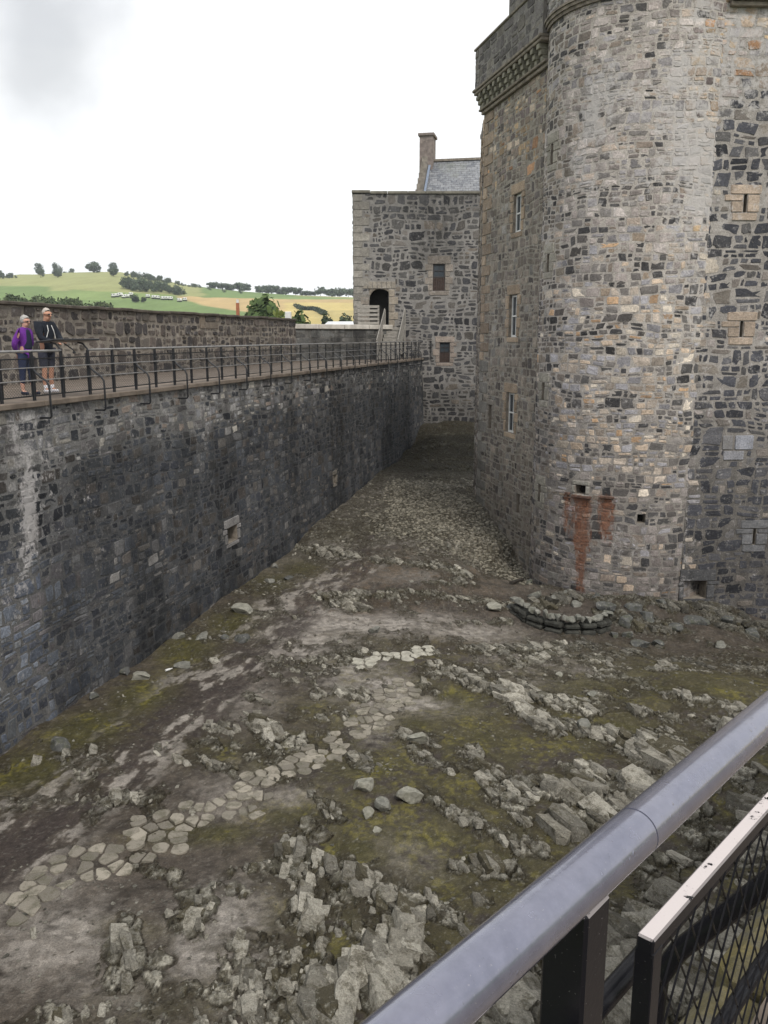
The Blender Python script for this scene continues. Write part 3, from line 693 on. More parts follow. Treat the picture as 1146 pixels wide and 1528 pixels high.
# corbel table and parapet of the left face
def tp(t, d=0): return (TA[0] + TD[0] * t + TN[0] * d, TA[1] + TD[1] * t + TN[1] * d)
m = MB(); Lc = TL - .25
def run(d0, d1, z0, z1, t0=-.3, mb=None):
    a, b = tp(t0, (d0 + d1) / 2), tp(Lc, (d0 + d1) / 2); (mb or m).bar((*a, (z0 + z1) / 2), (*b, (z0 + z1) / 2), d1 - d0, z1 - z0, bev=.02)
run(-.4, .12, 7.82, 7.94, -.12); run(-.4, .20, 7.941, 8.02, -.2)
run(-.4, .34, 8.50, 8.60, -.34); run(-.4, .39, 8.601, 8.70, -.39)
P0(m.build('string_course', M_ASH), tower)
m = MB(); nC = 12
for i in range(nC):
    t = -.08 + (Lc + .0) * (i + .5) / nC
    for (d1, z0, z1) in ((.17, 8.03, 8.18), (.24, 8.181, 8.34), (.31, 8.341, 8.495)):
        a, b = tp(t, -.2), tp(t, d1); m.bar((*a, (z0 + z1) / 2), (*b, (z0 + z1) / 2), .21, z1 - z0, bev=.012)
for (d1, z0, z1) in ((.17, 8.03, 8.18), (.24, 8.181, 8.34), (.31, 8.341, 8.495)): a = tp(-.14, .0); m.box((a[0], a[1], (z0 + z1) / 2), (2 * d1 * .8, 2 * d1 * .8, z1 - z0), rz=math.atan2(TD[1], TD[0]), bev=.03)
a, b = tp(0, -.12), tp(Lc, -.12); m.bar((*a, 8.26), (*b, 8.26), .3, .5)
P0(m.build('corbel_table', plain('corbel_stone', (.20, .19, .15), .9, .5, 6, bump=.6)), tower)
fm_pp = plane_map(tp(0, .30), TD, TN)
colpp = lambda u, v, nr: palette([(.15, .14, .135), (.12, .11, .108), (.18, .165, .145)], [2, 2, 1])(len(u), nr)
extpp = lambda u, v: np.stack([.2 + .2 * fbm(u, v, 3, 8), 0 * u, .35 * fbm(u * .6, v, 3, 6)], 1)
zl, zh = 9.98, 10.62; tm_ = on_line(772, 40, TA, TD)[0]
P0(masonry('parapet', None, fm_pp, (-.32, Lc, 8.70, zl), colpp, const((.2, .19, .175)), extpp, (.28, .42), (.3, .7), .022, .3, .08, (0, .02), [], [], 49, .02), tower)
P0(masonry('merlon', None, fm_pp, (tm_, Lc, zl, zh), colpp, const((.2, .19, .175)), extpp, (.25, .35), (.3, .7), .022, .3, .08, (0, .02), [], [], 50, .02), tower)
m = MB(); a, b = tp(-.32, 0), tp(Lc, 0); m.bar((*a, 9.33), (*b, 9.33), .58, 1.26)
a, b = tp(tm_ + .01, 0), tp(Lc, 0); m.bar((*a, 10.29), (*b, 10.29), .58, .64)
a = tp(-.14, -1.5); m.box((a[0] + .06, a[1], 9.33), (.6, 3.4, 1.25), rz=math.atan2(TD[1], TD[0]) + math.pi / 2)
P0(m.build('parapet_core', plain('parapet_core2', (.14, .13, .12), .9, .3, 3, bump=.6)), tower)
m = MB(); run(-.32, .36, zl + .001, zl + .08, -.38, m); a, b = tp(tm_ - .03, .02), tp(Lc, .02); m.bar((*a, zh + .05), (*b, zh + .05), .7, .09, bev=.02)
P0(m.build('coping', M_ASH), tower)
m = MB()
for (d1, z0, z1) in ((.14, 8.42, 8.54), (.24, 8.541, 8.66)):
    a, b = RJ + RD * .1 + np.array(RN) * (d1 / 2 - .1), RJ + RD * 12 + np.array(RN) * (d1 / 2 - .1); m.bar((*a, (z0 + z1) / 2), (*b, (z0 + z1) / 2), d1 + .2, z1 - z0, bev=.02)
for i in range(5): p = RJ + RD * (1.6 + i * .75) + np.array(RN) * .12; m.box((p[0], p[1], 8.33), (.2, .5, .2), bev=.04)
a, b = RJ + RD * .1 + np.array(RN) * -.1, RJ + RD * 12 + np.array(RN) * -.1; m.bar((*a, 9.4), (*b, 9.4), .6, 1.48)
P0(m.build('wall_head', M_ASH), tower)
# ================================================================== courtyard ground: bedrock, mud, moss, cobbles
_cp = []
for (u, v, y) in [(0, 1115, 14.6), (200, 985, 19.1), (400, 840, 27.2), (500, 755, 34.1), (594, 690, 43.5), (615, 671, 46.6), (636, 632, 50),
                  (680, 705, 40.5), (714, 745, 32.9), (790, 866, 27.2), (1050, 890, 25.0), (1146, 916, 25.2)]:
    _cp.append(at_y(u, v, y))
_cp += [at_y(680, 628, 49.9), at_y(650, 650, 46.5), at_y(700, 652, 46.5), at_y(660, 690, 42.5), (7.2, 24.2, -7.5), (6.0, 24.6, -7.6), (0, 12, -7.4), (4, 12, -7.35), (-4, 10, -7.45), (0, 8, -7.4), (5, 8, -6.9), (8, 12, -6.95), (3, 17, -7.55), (7, 17, -7.5),
        (10, 19, -7.9), (0, 18, -7.5), (4, 22, -7.75), (8, 22, -8.25), (11.5, 22.3, -8.6), (14, 24, -8.6), (1.5, 27, -7.15), (.5, 33, -6.75), (2.5, 37, -6.45), (3.2, 30, -6.9), (10, 9, -6.9), (-6, 8, -7.5), (14, 15, -7.8)]
_cp = np.array(_cp)
def base_h(x, y):
    x = np.asarray(x, float); y = np.asarray(y, float); num = 0; den = 0
    for cx, cy, cz in _cp:
        r2 = (x - cx) ** 2 + (y - cy) ** 2; k = 1 / (r2 + .5) ** 1.5; num = num + k * cz; den = den + k
    return num / den
def gnd(u, v):
    z = -7.4
    for _ in range(12):
        x, y, _z = at_z(u, v, z); z = .5 * z + .5 * float(base_h(x, y))
    x, y, _z = at_z(u, v, z); return np.array((x, y, z))
def blobs(lst, X, Y):
    m = np.zeros(X.shape)
    for b in lst:
        u, v, su, sv = b[:4]; a = b[4] if len(b) > 4 else 1
        c = gnd(u, v); d = math.hypot(c[1], c[2]); rx = su * d / 1290; ry = abs(gnd(u, v - sv)[1] - gnd(u, v + sv)[1]) / 2
        q = ((X - c[0]) / rx) ** 2 + ((Y - c[1]) / ry) ** 2
        m = np.maximum(m, a * np.exp(-q * .7)) if a > 0 else m
    return m
def segs(lst, X, Y):
    """signed closeness (1 at the spine, 0 at the rim) and size of capsule outcrops given by two picture points and a half-width"""
    m = np.full(X.shape, -2.); W = np.zeros(X.shape)
    for (u1, v1, u2, v2, wd) in lst:
        p, q = gnd(u1, v1)[:2], gnd(u2, v2)[:2]; dd = float(np.linalg.norm((p + q) / 2)); w_ = wd * math.hypot(dd, 7.3) / 1270 * 1.15
        d = q - p; L2 = max(d @ d, 1e-4); t = np.clip(((X - p[0]) * d[0] + (Y - p[1]) * d[1]) / L2, 0, 1)
        r = np.sqrt((X - p[0] - t * d[0]) ** 2 + ((Y - p[1] - t * d[1]) * .85) ** 2)
        k = 1 - r / w_; n = k > m; m = np.where(n, k, m); W = np.where(n, w_, W)
    return m, W
OUT = [(480,1500,520,1475,30),(560,1440,590,1505,26),(556,1318,606,1420,24),(590,1325,635,1370,14),(432,1262,470,1370,18),(470,1288,515,1300,16),(400,1290,440,1275,11),
 (505,1345,515,1320,14),(470,1390,480,1410,10),(500,1380,540,1400,12),(290,1340,292,1385,15),(244,1368,268,1396,8),(178,1400,186,1455,18),(240,1420,238,1448,9),(90,1518,160,1508,10),
 (398,1412,420,1425,6),(200,1293,250,1305,9),(250,1305,262,1328,8),(320,1320,370,1340,7),(350,1300,385,1290,6),(160,1195,232,1190,13),(142,1215,148,1222,7),
 (604,1098,642,1106,13),(625,1120,672,1155,11),(700,1120,748,1190,14),(735,1150,780,1200,11),(785,1172,868,1190,22),(862,1145,900,1190,18),(640,1190,700,1228,8),(700,1222,778,1268,11),
 (694,1292,758,1300,17),(702,1340,728,1352,8),(640,1340,690,1390,8),(785,1262,826,1288,9),(760,1210,800,1240,9),(840,1085,900,1098,13),(905,1090,1000,1105,13),(780,1060,800,1075,14),
 (312,1082,340,1085,12),(380,1068,404,1098,13),(300,1105,345,1110,9),(385,1012,410,1010,6),(480,1036,548,1038,12),(470,1066,478,1075,8),(525,1132,548,1142,11),(440,1100,450,1112,8),
 (375,1040,395,1046,7),(315,1140,345,1150,9),(395,1160,420,1170,6),(470,1190,500,1215,9),(455,1225,480,1245,9),
 (700,970,860,962,12),(765,992,858,962,9),(702,1012,758,1040,17),(640,1012,688,1000,7),(620,1020,640,1025,7),(795,1040,880,1055,16),(805,1075,830,1095,13),(905,1005,965,1022,8),
 (975,1000,1060,1002,7),(1090,992,1146,1003,9),(1060,962,1078,964,6),(1000,1040,1100,1060,11),(940,1060,1000,1072,10),(880,1030,900,1036,8),
 (1035,905,1146,945,15),(1060,925,1110,945,11),(480,892,600,886,11),(500,900,540,905,12),(565,835,700,858,9),(470,822,520,828,12),(600,884,740,897,7),(640,870,700,868,7),(735,905,800,900,9),
 (452,985,560,972,6),(560,800,720,790,4),(480,1000,520,985,7),(690,930,760,925,5),(860,985,905,985,7),
 (620,712,710,716,4),(640,660,705,665,4),(625,690,700,697,4),(630,668,712,665,6),(640,700,712,700,6),(650,650,715,648,6),(620,690,700,684,5),
 (780,905,850,890,14),(850,890,1000,905,14),(900,920,1010,940,12),(950,900,1060,892,10),(470,770,520,775,5),(430,815,455,818,6)]
BED = [(900,1390,960,1528,70),(960,1290,1060,1400,80),(1000,1190,1146,1300,75),(980,1120,1146,1180,42),(700,1500,900,1528,40),(760,1400,900,1330,35),(1100,1090,1146,1110,25),(840,1240,960,1210,28)]
def ground_fields(X, Y):
    B = base_h(X, Y)
    n1 = fbm(X * .9, Y * .9, 4, 1) - .5; n2 = fbm(X * 4, Y * 4, 4, 2) - .5; n3 = fbm(X * 13, Y * 13, 3, 3) - .5
    B = B + .22 * n1 + .05 * n2
    soil = .014 * n3 + .008 * (fbm(X * 40, Y * 40, 2, 4) - .5)
    wx = X + .22 * (fbm(X * 1.3, Y * 1.3, 3, 7) - .5); wy = Y + .22 * (fbm(X * 1.3, Y * 1.3, 3, 8) - .5)
    # foliated blocks: strike runs away to the upper left, each block tilts its own way
    sx, sy = np.cos(R(-68)), np.sin(R(-68)); wx = wx + .5 * (fbm(X * .25, Y * .25, 2, 30) - .5) * 2; 
    wx = wx + .13 * (fbm(X * 3.6, Y * 3.6, 4, 34) - .5); wy = wy + .13 * (fbm(X * 3.6, Y * 3.6, 4, 35) - .5)
    s = wx * sx + wy * sy; t = -wx * sy + wy * sx
    F1, F2, a1, a2, a3, ox, oy = voro(s / 1.3, t / .62, 31); e1 = F2 - F1
    G1, G2, b1_, b2_, b3_, px, py = voro(s / .46 + .1 * ox, t / .25 + .1 * oy, 32); e2 = G2 - G1
    H1, H2, c1, c2, c3, qx, qy = voro(s / .17, t / .08, 33); e3 = H2 - H1
    dx_, dy_ = px * .46 * sx - py * .25 * sy, px * .46 * sy + py * .25 * sx
    QX, QY = X - dx_ * .9, Y - dy_ * .9
    m1, W1 = segs(OUT, QX, QY); m2, W2 = segs(BED, QX, QY)
    rag = .55 * (fbm(QX * 1.7, QY * 1.7, 3, 12) - .5) + .55 * (b3_ - .5) + .25 * (a3 - .5)
    m1 = m1 + rag * 1.1; m2 = m2 * 1.1 + rag * 1.3 - .05 - 1.1 * sstep(.53, .66, fbm(QX * .8, QY * .8, 3, 19))
    ex = fbm(QX * .55 + 5, QY * .55, 3, 21) * .5 + fbm(QX * 2.2, QY * 2.2, 3, 22) * .5      # small extra outcrops
    m3 = (ex + .12 * (b1_ - .5) - .665) * 7 * sstep(31, 24, Y)
    M = np.maximum(np.maximum(m1, m2), np.minimum(m3, .45)); amp = np.where(m1 >= m2, np.clip(W1 * .46, .07, .23), .125); amp = np.where(M == m3, .05, amp) * .55 * (1 - .3 * sstep(16, 22, Y))
    dip = .55 * (oy + .3) + .25 * (a2 - .5) * ox
    sm = (b1_ - .5) * .34 + (b2_ - .5) * .35 * px + (.25 + .5 * b3_) * py
    crev = -.55 * sstep(.06, .0, e1) - .38 * sstep(.10, 0, e2)
    prof = np.where(M > 0, np.clip(M, 0, 1) ** .45 * .62 + .12, np.maximum(M, -1.) * 1.6 - .05)
    m0, _w = segs(OUT, X, Y); m0b, _w = segs(BED, X, Y); Ms = np.clip(np.maximum(m0, m0b) + .5 * n2, -1, 1)
    fall = sstep(0, .09, e2); f3_ = sstep(0, .15, e3)
    saw = t / .19 + 1.6 * fbm(X * .9, Y * .9, 3, 36) + .5 * b1_; saw = saw - np.floor(saw)
    rock = amp * (.38 * Ms + (.70 * prof + (a1 - .5) * .45 + dip * .8 + .85 * sm + .30 * (saw - .4) + .10) * fall - .30 * (1 - fall) - .35 * sstep(.05, 0, e1)) + .030 * (c1 - .35) * f3_ + .045 * (c3 - .2) * qy * f3_ + .03 * (c2 - .5) * qx * f3_ - .010 * (1 - f3_) + .010 * (fbm(X * 14, Y * 14, 3, 14) - .5)
    rk = sstep(-.006, .018, rock - soil)
    Z = np.maximum(soil, rock); soft = np.abs(rock - soil) < .01
    # cobbles beside the tower
    cob = blobs([(660,768,70,26),(715,800,44,34),(752,838,36,24),(690,738,50,18),(640,735,55,18),(775,858,22,14),(600,775,30,14)], X + .4 * n2, Y + .6 * n1) 
    cob = sstep(.32, .5, cob + .5 * n2) * (1 - rk)
    C1, C2, k1, k2, k3, _a, _b = voro(X / .19, Y / .22, 41); ce = C2 - C1
    Z = Z + cob * (.05 * sstep(0, .35, ce) * (.6 + .6 * k1))
    return B, Z, rk, M, a1, b1_, c1, cob, k2, ce, n1, n2, n3, e2, rock - soil
xs = np.concatenate([np.arange(-9.5, -7.8, .09), np.arange(-7.8, 6.5, .0225), np.arange(6.5, 13, .045), np.arange(13, 22, .25)])
yl = [4.0]
while yl[-1] < 51.5: yl.append(yl[-1] + (.12 if yl[-1] < 7.5 else max(.019, .0023 * yl[-1])))
ys = np.array(yl); GX, GY = np.meshgrid(xs, ys)
X, Y = GX.ravel(), GY.ravel()
B, Z, rk, Mk, ra, rb, rc, cob, ck, ce, n1, n2, n3, e2, over = ground_fields(X, Y)
nx, ny = len(xs), len(ys)
HZ = (B + Z)
def C(*c): return np.array(c)[None]
def lerp(a, b, k): return a + (b - a) * k[:, None]
f1 = fbm(X * 3.1, Y * 3.1, 5, 61); f2 = fbm(X * 11, Y * 11, 4, 62); f3 = fbm(X * .7, Y * .7, 3, 63)
xd_ = (X * LD[0] + Y * LD[1]); yd_ = (X * LN[0] + Y * LN[1])
strk = .55 * fbm(xd_ * .6 + .8 * n1, yd_ * 2.6 + 1.2 * n1, 5, 64, .6) + .45 * fbm(xd_ * 2.2, yd_ * 5., 4, 65, .6)
soilc = lerp(C(.060, .049, .039), C(.12, .108, .088), sstep(24, 29, Y)) * (.45 + 1.1 * f1)[:, None] * (.6 + .8 * f2)[:, None]
wrp = .5 * n1 + .35 * n2
silt = blobs([(330,1400,55,70,.9),(90,1400,80,50,.7),(200,1480,90,40,.45),(560,932,95,14,1.),(480,925,50,20,.9),(470,965,70,25,.8),(530,1000,60,20,.7),(560,1030,60,28,.9),(610,1052,70,12,.8),(430,930,40,30,.9),
  (640,925,60,12,.6),(700,945,70,14,.65),(800,985,80,14,.6),(780,1015,50,16,.5),(840,1000,70,12,.4),(560,745,60,16,.45),(560,805,70,12,.65),(660,815,30,10,.7),(480,870,50,12,.6),(340,1180,50,40,.35),(440,1190,40,20,.5),(610,1280,50,40,.35),
  (560,1080,30,30,.5),(660,790,70,40,.4),(620,860,60,10,.35),(370,1050,40,30,.4),(60,1330,60,30,.45),(640,1060,50,10,.5)], X + wrp * .7, Y + wrp)
silt = np.clip(silt * 1.35, 0, 1) * sstep(.33, .55, f1 * .5 + f2 * .28 + strk * .12 + .10 * fbm(X * 26, Y * 26, 3, 66) + silt * .24)
# worn streaks that follow the curtain wall
def along(u1, v1, u2, v2): 
    p, q = gnd(u1, v1), gnd(u2, v2); return p, q
track = np.zeros(X.shape)
tk = [(-40, 1290), (120, 1180), (260, 1065), (380, 960), (450, 890), (520, 850), (570, 800)]
for (a, b) in zip(tk[:-1], tk[1:]):
    p, q = gnd(*a)[:2], gnd(*b)[:2]; d = q - p; t = np.clip(((X - p[0]) * d[0] + (Y - p[1]) * d[1]) / (d @ d), 0, 1)
    track = np.maximum(track, 1 - np.sqrt((X - p[0] - t * d[0]) ** 2 + (Y - p[1] - t * d[1]) ** 2) / 1.35)
track = sstep(0, .55, track + .3 * n2)
silt = silt * (.55 + .45 * sstep(.38, .58, fbm(X * 6.5, Y * 9, 4, 67)))
silt = np.maximum(silt * (1 - .4 * track), track * sstep(.51, .58, strk + .10 * (f2 - .5)) * sstep(.3, .55, f2 + .2) * .75)
dark = track * sstep(.54, .42, strk)
moss = blobs([(40,1150,60,30,1.),(130,1090,50,30,1.),(210,1040,40,26,.9),(280,970,40,26,.9),(350,930,40,22,.9),(400,870,40,16,.8),(450,850,40,14,.7),(680,1045,45,25,.9),(900,1090,80,22,.9),(960,1030,90,16,.8),(720,1100,50,20,.7),
  (700,1190,60,40,.6),(440,1215,60,20,.8),(530,1280,70,40,.9),(650,1250,60,20,.8),(560,1360,60,40,.55),(720,1290,60,40,.9),(300,1245,70,14,.9),(480,1430,70,30,.8),(400,1140,50,20,.6),(420,1110,60,20,.7),(620,1080,30,16,.8),(330,1120,50,20,.6),
  (860,1020,70,14,.7),(1060,1030,80,20,.7),(640,1400,60,40,.7),(420,1380,40,40,.5),(200,1390,60,20,.4),(250,1500,80,30,.5),(560,1145,50,14,.9),(660,720,40,10,.6),(600,745,60,10,.4),(510,800,40,12,.6),(560,790,50,8,.5),(640,1335,50,30,.8),
  (880,1270,70,30,.6),(820,1060,50,16,.6),(750,1330,50,30,.7),(1030,1000,100,12,.6),(560,960,60,8,.4),(480,1060,60,20,.6)], X + wrp * .6, Y + wrp * .8)
moss = np.clip(np.maximum(moss * 1.3, .75 * sstep(23, 19, Y) * sstep(-2.5, -.5, X)), 0, 1) * sstep(.30, .46, f1 * .5 + f2 * .34 + moss * .22)
yel = sstep(.50, .64, fbm(X * 2.4, Y * 2.4, 4, 71)) * sstep(.42, .62, fbm(X * 16, Y * 16, 3, 72)) * sstep(24, 17, Y)
mossc = lerp(C(.052, .047, .015) * (.5 + 1. * f2)[:, None], C(.118, .105, .019) * (.7 + .6 * f2)[:, None], yel)
brn = blobs([(640,842,90,26,1.),(560,880,80,16,.9),(690,968,80,10,1.),(600,900,80,14,.8),(700,1010,60,14,.6),(810,1080,40,16,.5),(820,1060,40,20,.5),(520,910,50,12,.8),(740,900,50,10,.6),(480,850,60,10,.5),(430,790,40,8,.5)], X + wrp * .5, Y + wrp * .6)
brn = np.clip(brn * 1.2, 0, 1) * sstep(.35, .6, f1 * .6 + f2 * .4)
col = lerp(soilc, C(.31, .283, .252) * (.60 + .65 * f2)[:, None], silt)
col = lerp(col, C(.040, .031, .028) * (.7 + .6 * f2)[:, None], dark * .85)
col = lerp(col, C(.072, .047, .026) * (.5 + 1. * f2)[:, None], brn * .75 * (1 - silt * .6))
col = lerp(col, mossc, np.clip(moss * (1 - .75 * silt), 0, 1) * .92)
far = sstep(39., 41., Y + n1)  # far end darkened in the colour: dark moss plus the tower's shade
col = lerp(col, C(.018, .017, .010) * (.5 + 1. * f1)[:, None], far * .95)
wet = blobs([(860,955,70,14,.8),(1000,970,120,14,.8),(940,950,60,12,.9),(880,925,60,14,1.),(1100,990,60,10,.6)], X, Y)
col = lerp(col, C(.055, .045, .037) * (.7 + .5 * f2)[:, None], np.clip(wet, 0, 1) * .75)
cobc = lerp(C(.15, .13, .09), C(.36, .33, .27), ck) * (.7 + .5 * f2)[:, None]; cobc = lerp(cobc * .18, cobc, sstep(.04, .22, ce))
col = lerp(col, cobc, cob * sstep(.28, .42, f1 + .1))
rockc = lerp(C(.16, .15, .125), C(.36, .34, .285), np.clip(.6 * ra + .5 * rb, 0, 1)) * (.66 + .62 * fbm(X * 6, Y * 6, 5, 81))[:, None] * (.80 + .4 * rc)[:, None] * (.68 + .55 * rb)[:, None]
rockc = lerp(rockc, C(.31, .30, .26), .5 * sstep(.56, .68, fbm(X * 9, Y * 9, 4, 82)))
rockc = lerp(rockc, C(.075, .07, .05), .8 * sstep(.50, .60, fbm(X * 3.4, Y * 3.4, 5, 83)) )
rockc = lerp(rockc, C(.045, .038, .026), .9 * sstep(.17, .03, e2 + .14 * (f2 - .5)))
rockc = lerp(rockc, rockc * .42, sstep(18, 22.5, Y) * sstep(4.5, 5.5, X) * .85)                  # rock colour darker at the tower foot
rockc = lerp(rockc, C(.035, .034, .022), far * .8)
low = sstep(.07, .0, over) * sstep(.3, .55, f2)
rockc = lerp(rockc, C(.035, .03, .016), low * .85)
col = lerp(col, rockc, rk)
litter = np.maximum(sstep(-1.1, -.1, Mk) * (1 - rk), .85 * rk * sstep(.50, .56, fbm(X * 5, Y * 5, 5, 84))) * sstep(.36, .52, .5 * f1 + .5 * f2); col = lerp(col, C(.024, .019, .011) * (.6 + .8 * f2)[:, None], litter * .88)
grit = sstep(.70, .78, fbm(X * 30, Y * 30, 2, 90)) * (1 - rk); col = lerp(col, C(.26, .25, .22), grit * .22)
# ground closes up against the walls
V = np.stack([X, Y, HZ], 1)
ii = (np.arange(ny - 1)[:, None] * nx + np.arange(nx - 1)[None]).ravel(); Q = np.stack([ii, ii + 1, ii + 1 + nx, ii + nx], 1)
keep = ((V[Q[:, 0], 0] - LP[0]) * LN[0] + (V[Q[:, 0], 1] - LP[1]) * LN[1] > -.6)
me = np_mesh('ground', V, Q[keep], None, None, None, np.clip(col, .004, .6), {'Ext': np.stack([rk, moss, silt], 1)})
G = Mat('ground', .85, .25)
e = G.rgb(G.attr('Ext')); c = G.attr('Col')
fine = G.noise(45, 6, .7); mid = G.noise(9, 6, .65)
ff = G.mth('MULTIPLY', G.rng(fine, .3, .7, .58, 1.48), G.rng(mid, .3, .7, .78, 1.25))
sp_ = G.mth('MULTIPLY', G.mth('SUBTRACT', 1., e[0]), G.rng(G.noise(75, 4, .7), .56, .64)); c = G.mix(G.mth('MULTIPLY', sp_, .5), c, (.035, .028, .022))
sp_ = G.mth('MULTIPLY', G.mth('SUBTRACT', 1., e[0]), G.rng(G.noise(95, 3, .7, loc=(3, 3, 3)), .64, .70)); c = G.mix(G.mth('MULTIPLY', sp_, .45), c, (.34, .32, .28))
rn = G.mth('MULTIPLY', e[0], G.rng(G.noise(5.5, 7, .75), .50, .60)); c = G.mix(G.mth('MULTIPLY', rn, .7), c, (.065, .055, .032))
rn = G.mth('MULTIPLY', e[0], G.rng(G.noise(11, 7, .78, loc=(5, 2, 1)), .55, .63)); c = G.mix(G.mth('MULTIPLY', rn, .55), c, (.36, .35, .30))
s = G.n('ShaderNodeVectorMath', operation='SCALE'); G.l(c, s.inputs[0]); G.l(ff, s.inputs['Scale']); G.color(s.outputs[0])
G.rough(G.rng(e[0], 0, 1, .62, .9))
lam = G.noise(19, 6, .7, sc=(.2, 1, 1), rot=(0, 0, R(68)))
hh = G.mth('ADD', G.mth('MULTIPLY', fine, .7), G.mth('ADD', G.mth('MULTIPLY', G.mth('MULTIPLY', lam, e[0]), 3.2), G.mth('MULTIPLY', mid, G.rng(e[0], 0, 1, .8, .2))))
G.bump(hh, .9, .028)
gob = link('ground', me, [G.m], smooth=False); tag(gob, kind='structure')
def hz(x, y):
    i = min(max(np.searchsorted(xs, x) - 1, 0), nx - 2); j = min(max(np.searchsorted(ys, y) - 1, 0), ny - 2)
    return float(HZ[j * nx + i])
def gpos(u, v):
    z = -7.4
    for _ in range(14):
        x, y, _z = at_z(u, v, z); z = .5 * z + .5 * float(base_h(x, y))
    return x, y, hz(x, y)
def proj(x, y, z):
    d = y * CP - z * SP; return 573 + 1270 * x / d, 764 - 1270 * (y * SP + z * CP) / d

# bedrock: thousands of angular slabs that break through the mud along the strike, all dipping one way
def shards(N0, seed):
    r_ = np.random.RandomState(seed); cx = r_.uniform(-6.5, 13, N0); cy = 8 + 39 * r_.uniform(0, 1, N0) ** 1.7
    m1, W1 = segs(OUT, cx, cy); m2, W2 = segs(BED, cx, cy)
    nn = fbm(cx * 1.1, cy * 1.1, 3, 55); brk = sstep(.52, .64, fbm(cx * .8, cy * .8, 3, 19))
    m2 = m2 - 1.2 * brk; ex = (fbm(cx * .55 + 5, cy * .55, 3, 21) * .5 + fbm(cx * 2.2, cy * 2.2, 3, 22) * .5 - .60) * 5
    M = np.maximum(np.maximum(m1, m2), ex * .5); ok = (M + .5 * (nn - .5) > r_.uniform(-.12, .5, N0)) & (((cx - TC[0]) ** 2 + (cy - TC[1]) ** 2) > 3.1 ** 2) & ((cx - LP[0]) * LN[0] + (cy - LP[1]) * LN[1] > .25) & ~((cx > 4.6) & (cy > 24.6 + 3. * (cx < 5.2))) & ~((cx > 3.2) & (cy > 26.8))
    big = np.where(m1 > m2, np.clip(W1 * 2.1, .26, .95), .74) * np.where(np.maximum(m1, m2) < 0, .45, 1)
    return cx[ok], cy[ok], M[ok], big[ok], r_
cx, cy, MM, big, r_ = shards(15500, 3)
VV, FF, CC = [], [], []; nvert = 0
bmh = bmesh.new(); Lm = []
for i in range(len(cx)):
    L_ = float(big[i]) * (.22 + .9 * r_.rand() ** 1.7); Wd = L_ * r_.uniform(.30, .62); Th = L_ * r_.uniform(.13, .27); far_ = 1 if cy[i] < 17 else .7
    P_ = [Vector((sx_ * L_ / 2 * r_.uniform(.55, 1.05), sy_ * Wd / 2 * r_.uniform(.5, 1.1), sz_ * Th * r_.uniform(.7, 1.15))) for sx_ in (-1, 1) for sy_ in (-1, 1) for sz_ in (-1, 1)]
    P_ += [Vector((r_.uniform(-.5, .5) * L_, r_.choice([-1, 1]) * Wd * .55, r_.uniform(-.4, .9) * Th)) for _ in range(3)] + [Vector((r_.choice([-1, 1]) * L_ * .56, r_.uniform(-.3, .3) * Wd, r_.uniform(-.5, .8) * Th)) for _ in range(2)]
    strike = R(-68) + .55 * float(fbm(np.array([cx[i] * .25]), np.array([cy[i] * .25]), 2, 30)[0] - .5) * 2 + r_.normal(0, .17)
    Mx = Matrix.Rotation(strike, 4, 'Z') @ Matrix.Rotation(R(-15 + r_.normal(0, 9)), 4, 'X') @ Matrix.Rotation(r_.normal(0, .10), 4, 'Y')
    z0 = hz(cx[i], cy[i]) if False else float(HZ[min(max(np.searchsorted(ys, cy[i]) - 1, 0), ny - 2) * nx + min(max(np.searchsorted(xs, cx[i]) - 1, 0), nx - 2)])
    Mx.translation = Vector((cx[i], cy[i], z0 - Th * .35 * far_ + .012))
    vs = [bmh.verts.new(Mx @ p) for p in P_]; rr = bmesh.ops.convex_hull(bmh, input=vs, use_existing_faces=False)
    dead = [g for g in rr['geom_interior'] if isinstance(g, bmesh.types.BMVert)]
    if dead: bmesh.ops.delete(bmh, geom=dead, context='VERTS')
    alive = [v for v in vs if v.is_valid]; VV.append(np.array([v.co for v in alive])); k_ = {v: j + nvert for j, v in enumerate(alive)}
    FF += [[k_[v] for v in f.verts] for f in {f for v in alive for f in v.link_faces}]
    t_ = r_.rand(); base_c = np.array((.17, .158, .13)) * (1 - t_) + np.array((.35, .33, .28)) * t_; base_c = base_c * r_.uniform(.6, 1.32)
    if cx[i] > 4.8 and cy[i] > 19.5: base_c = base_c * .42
    if cy[i] > 37.5: base_c = base_c * .28  # slabs at the far end carry the same painted shade
    if r_.rand() < .08: base_c = np.array((.085, .075, .05))
    CC.append(np.tile(base_c, (len(alive), 1)) * r_.uniform(.9, 1.1, (len(alive), 1))); nvert += len(alive); bmesh.ops.delete(bmh, geom=alive, context='VERTS')
bmh.free(); VV = np.concatenate(VV); CC = np.concatenate(CC)
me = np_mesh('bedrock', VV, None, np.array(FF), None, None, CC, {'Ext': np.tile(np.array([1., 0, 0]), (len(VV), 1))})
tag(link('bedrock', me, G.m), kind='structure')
print('shards', len(cx))
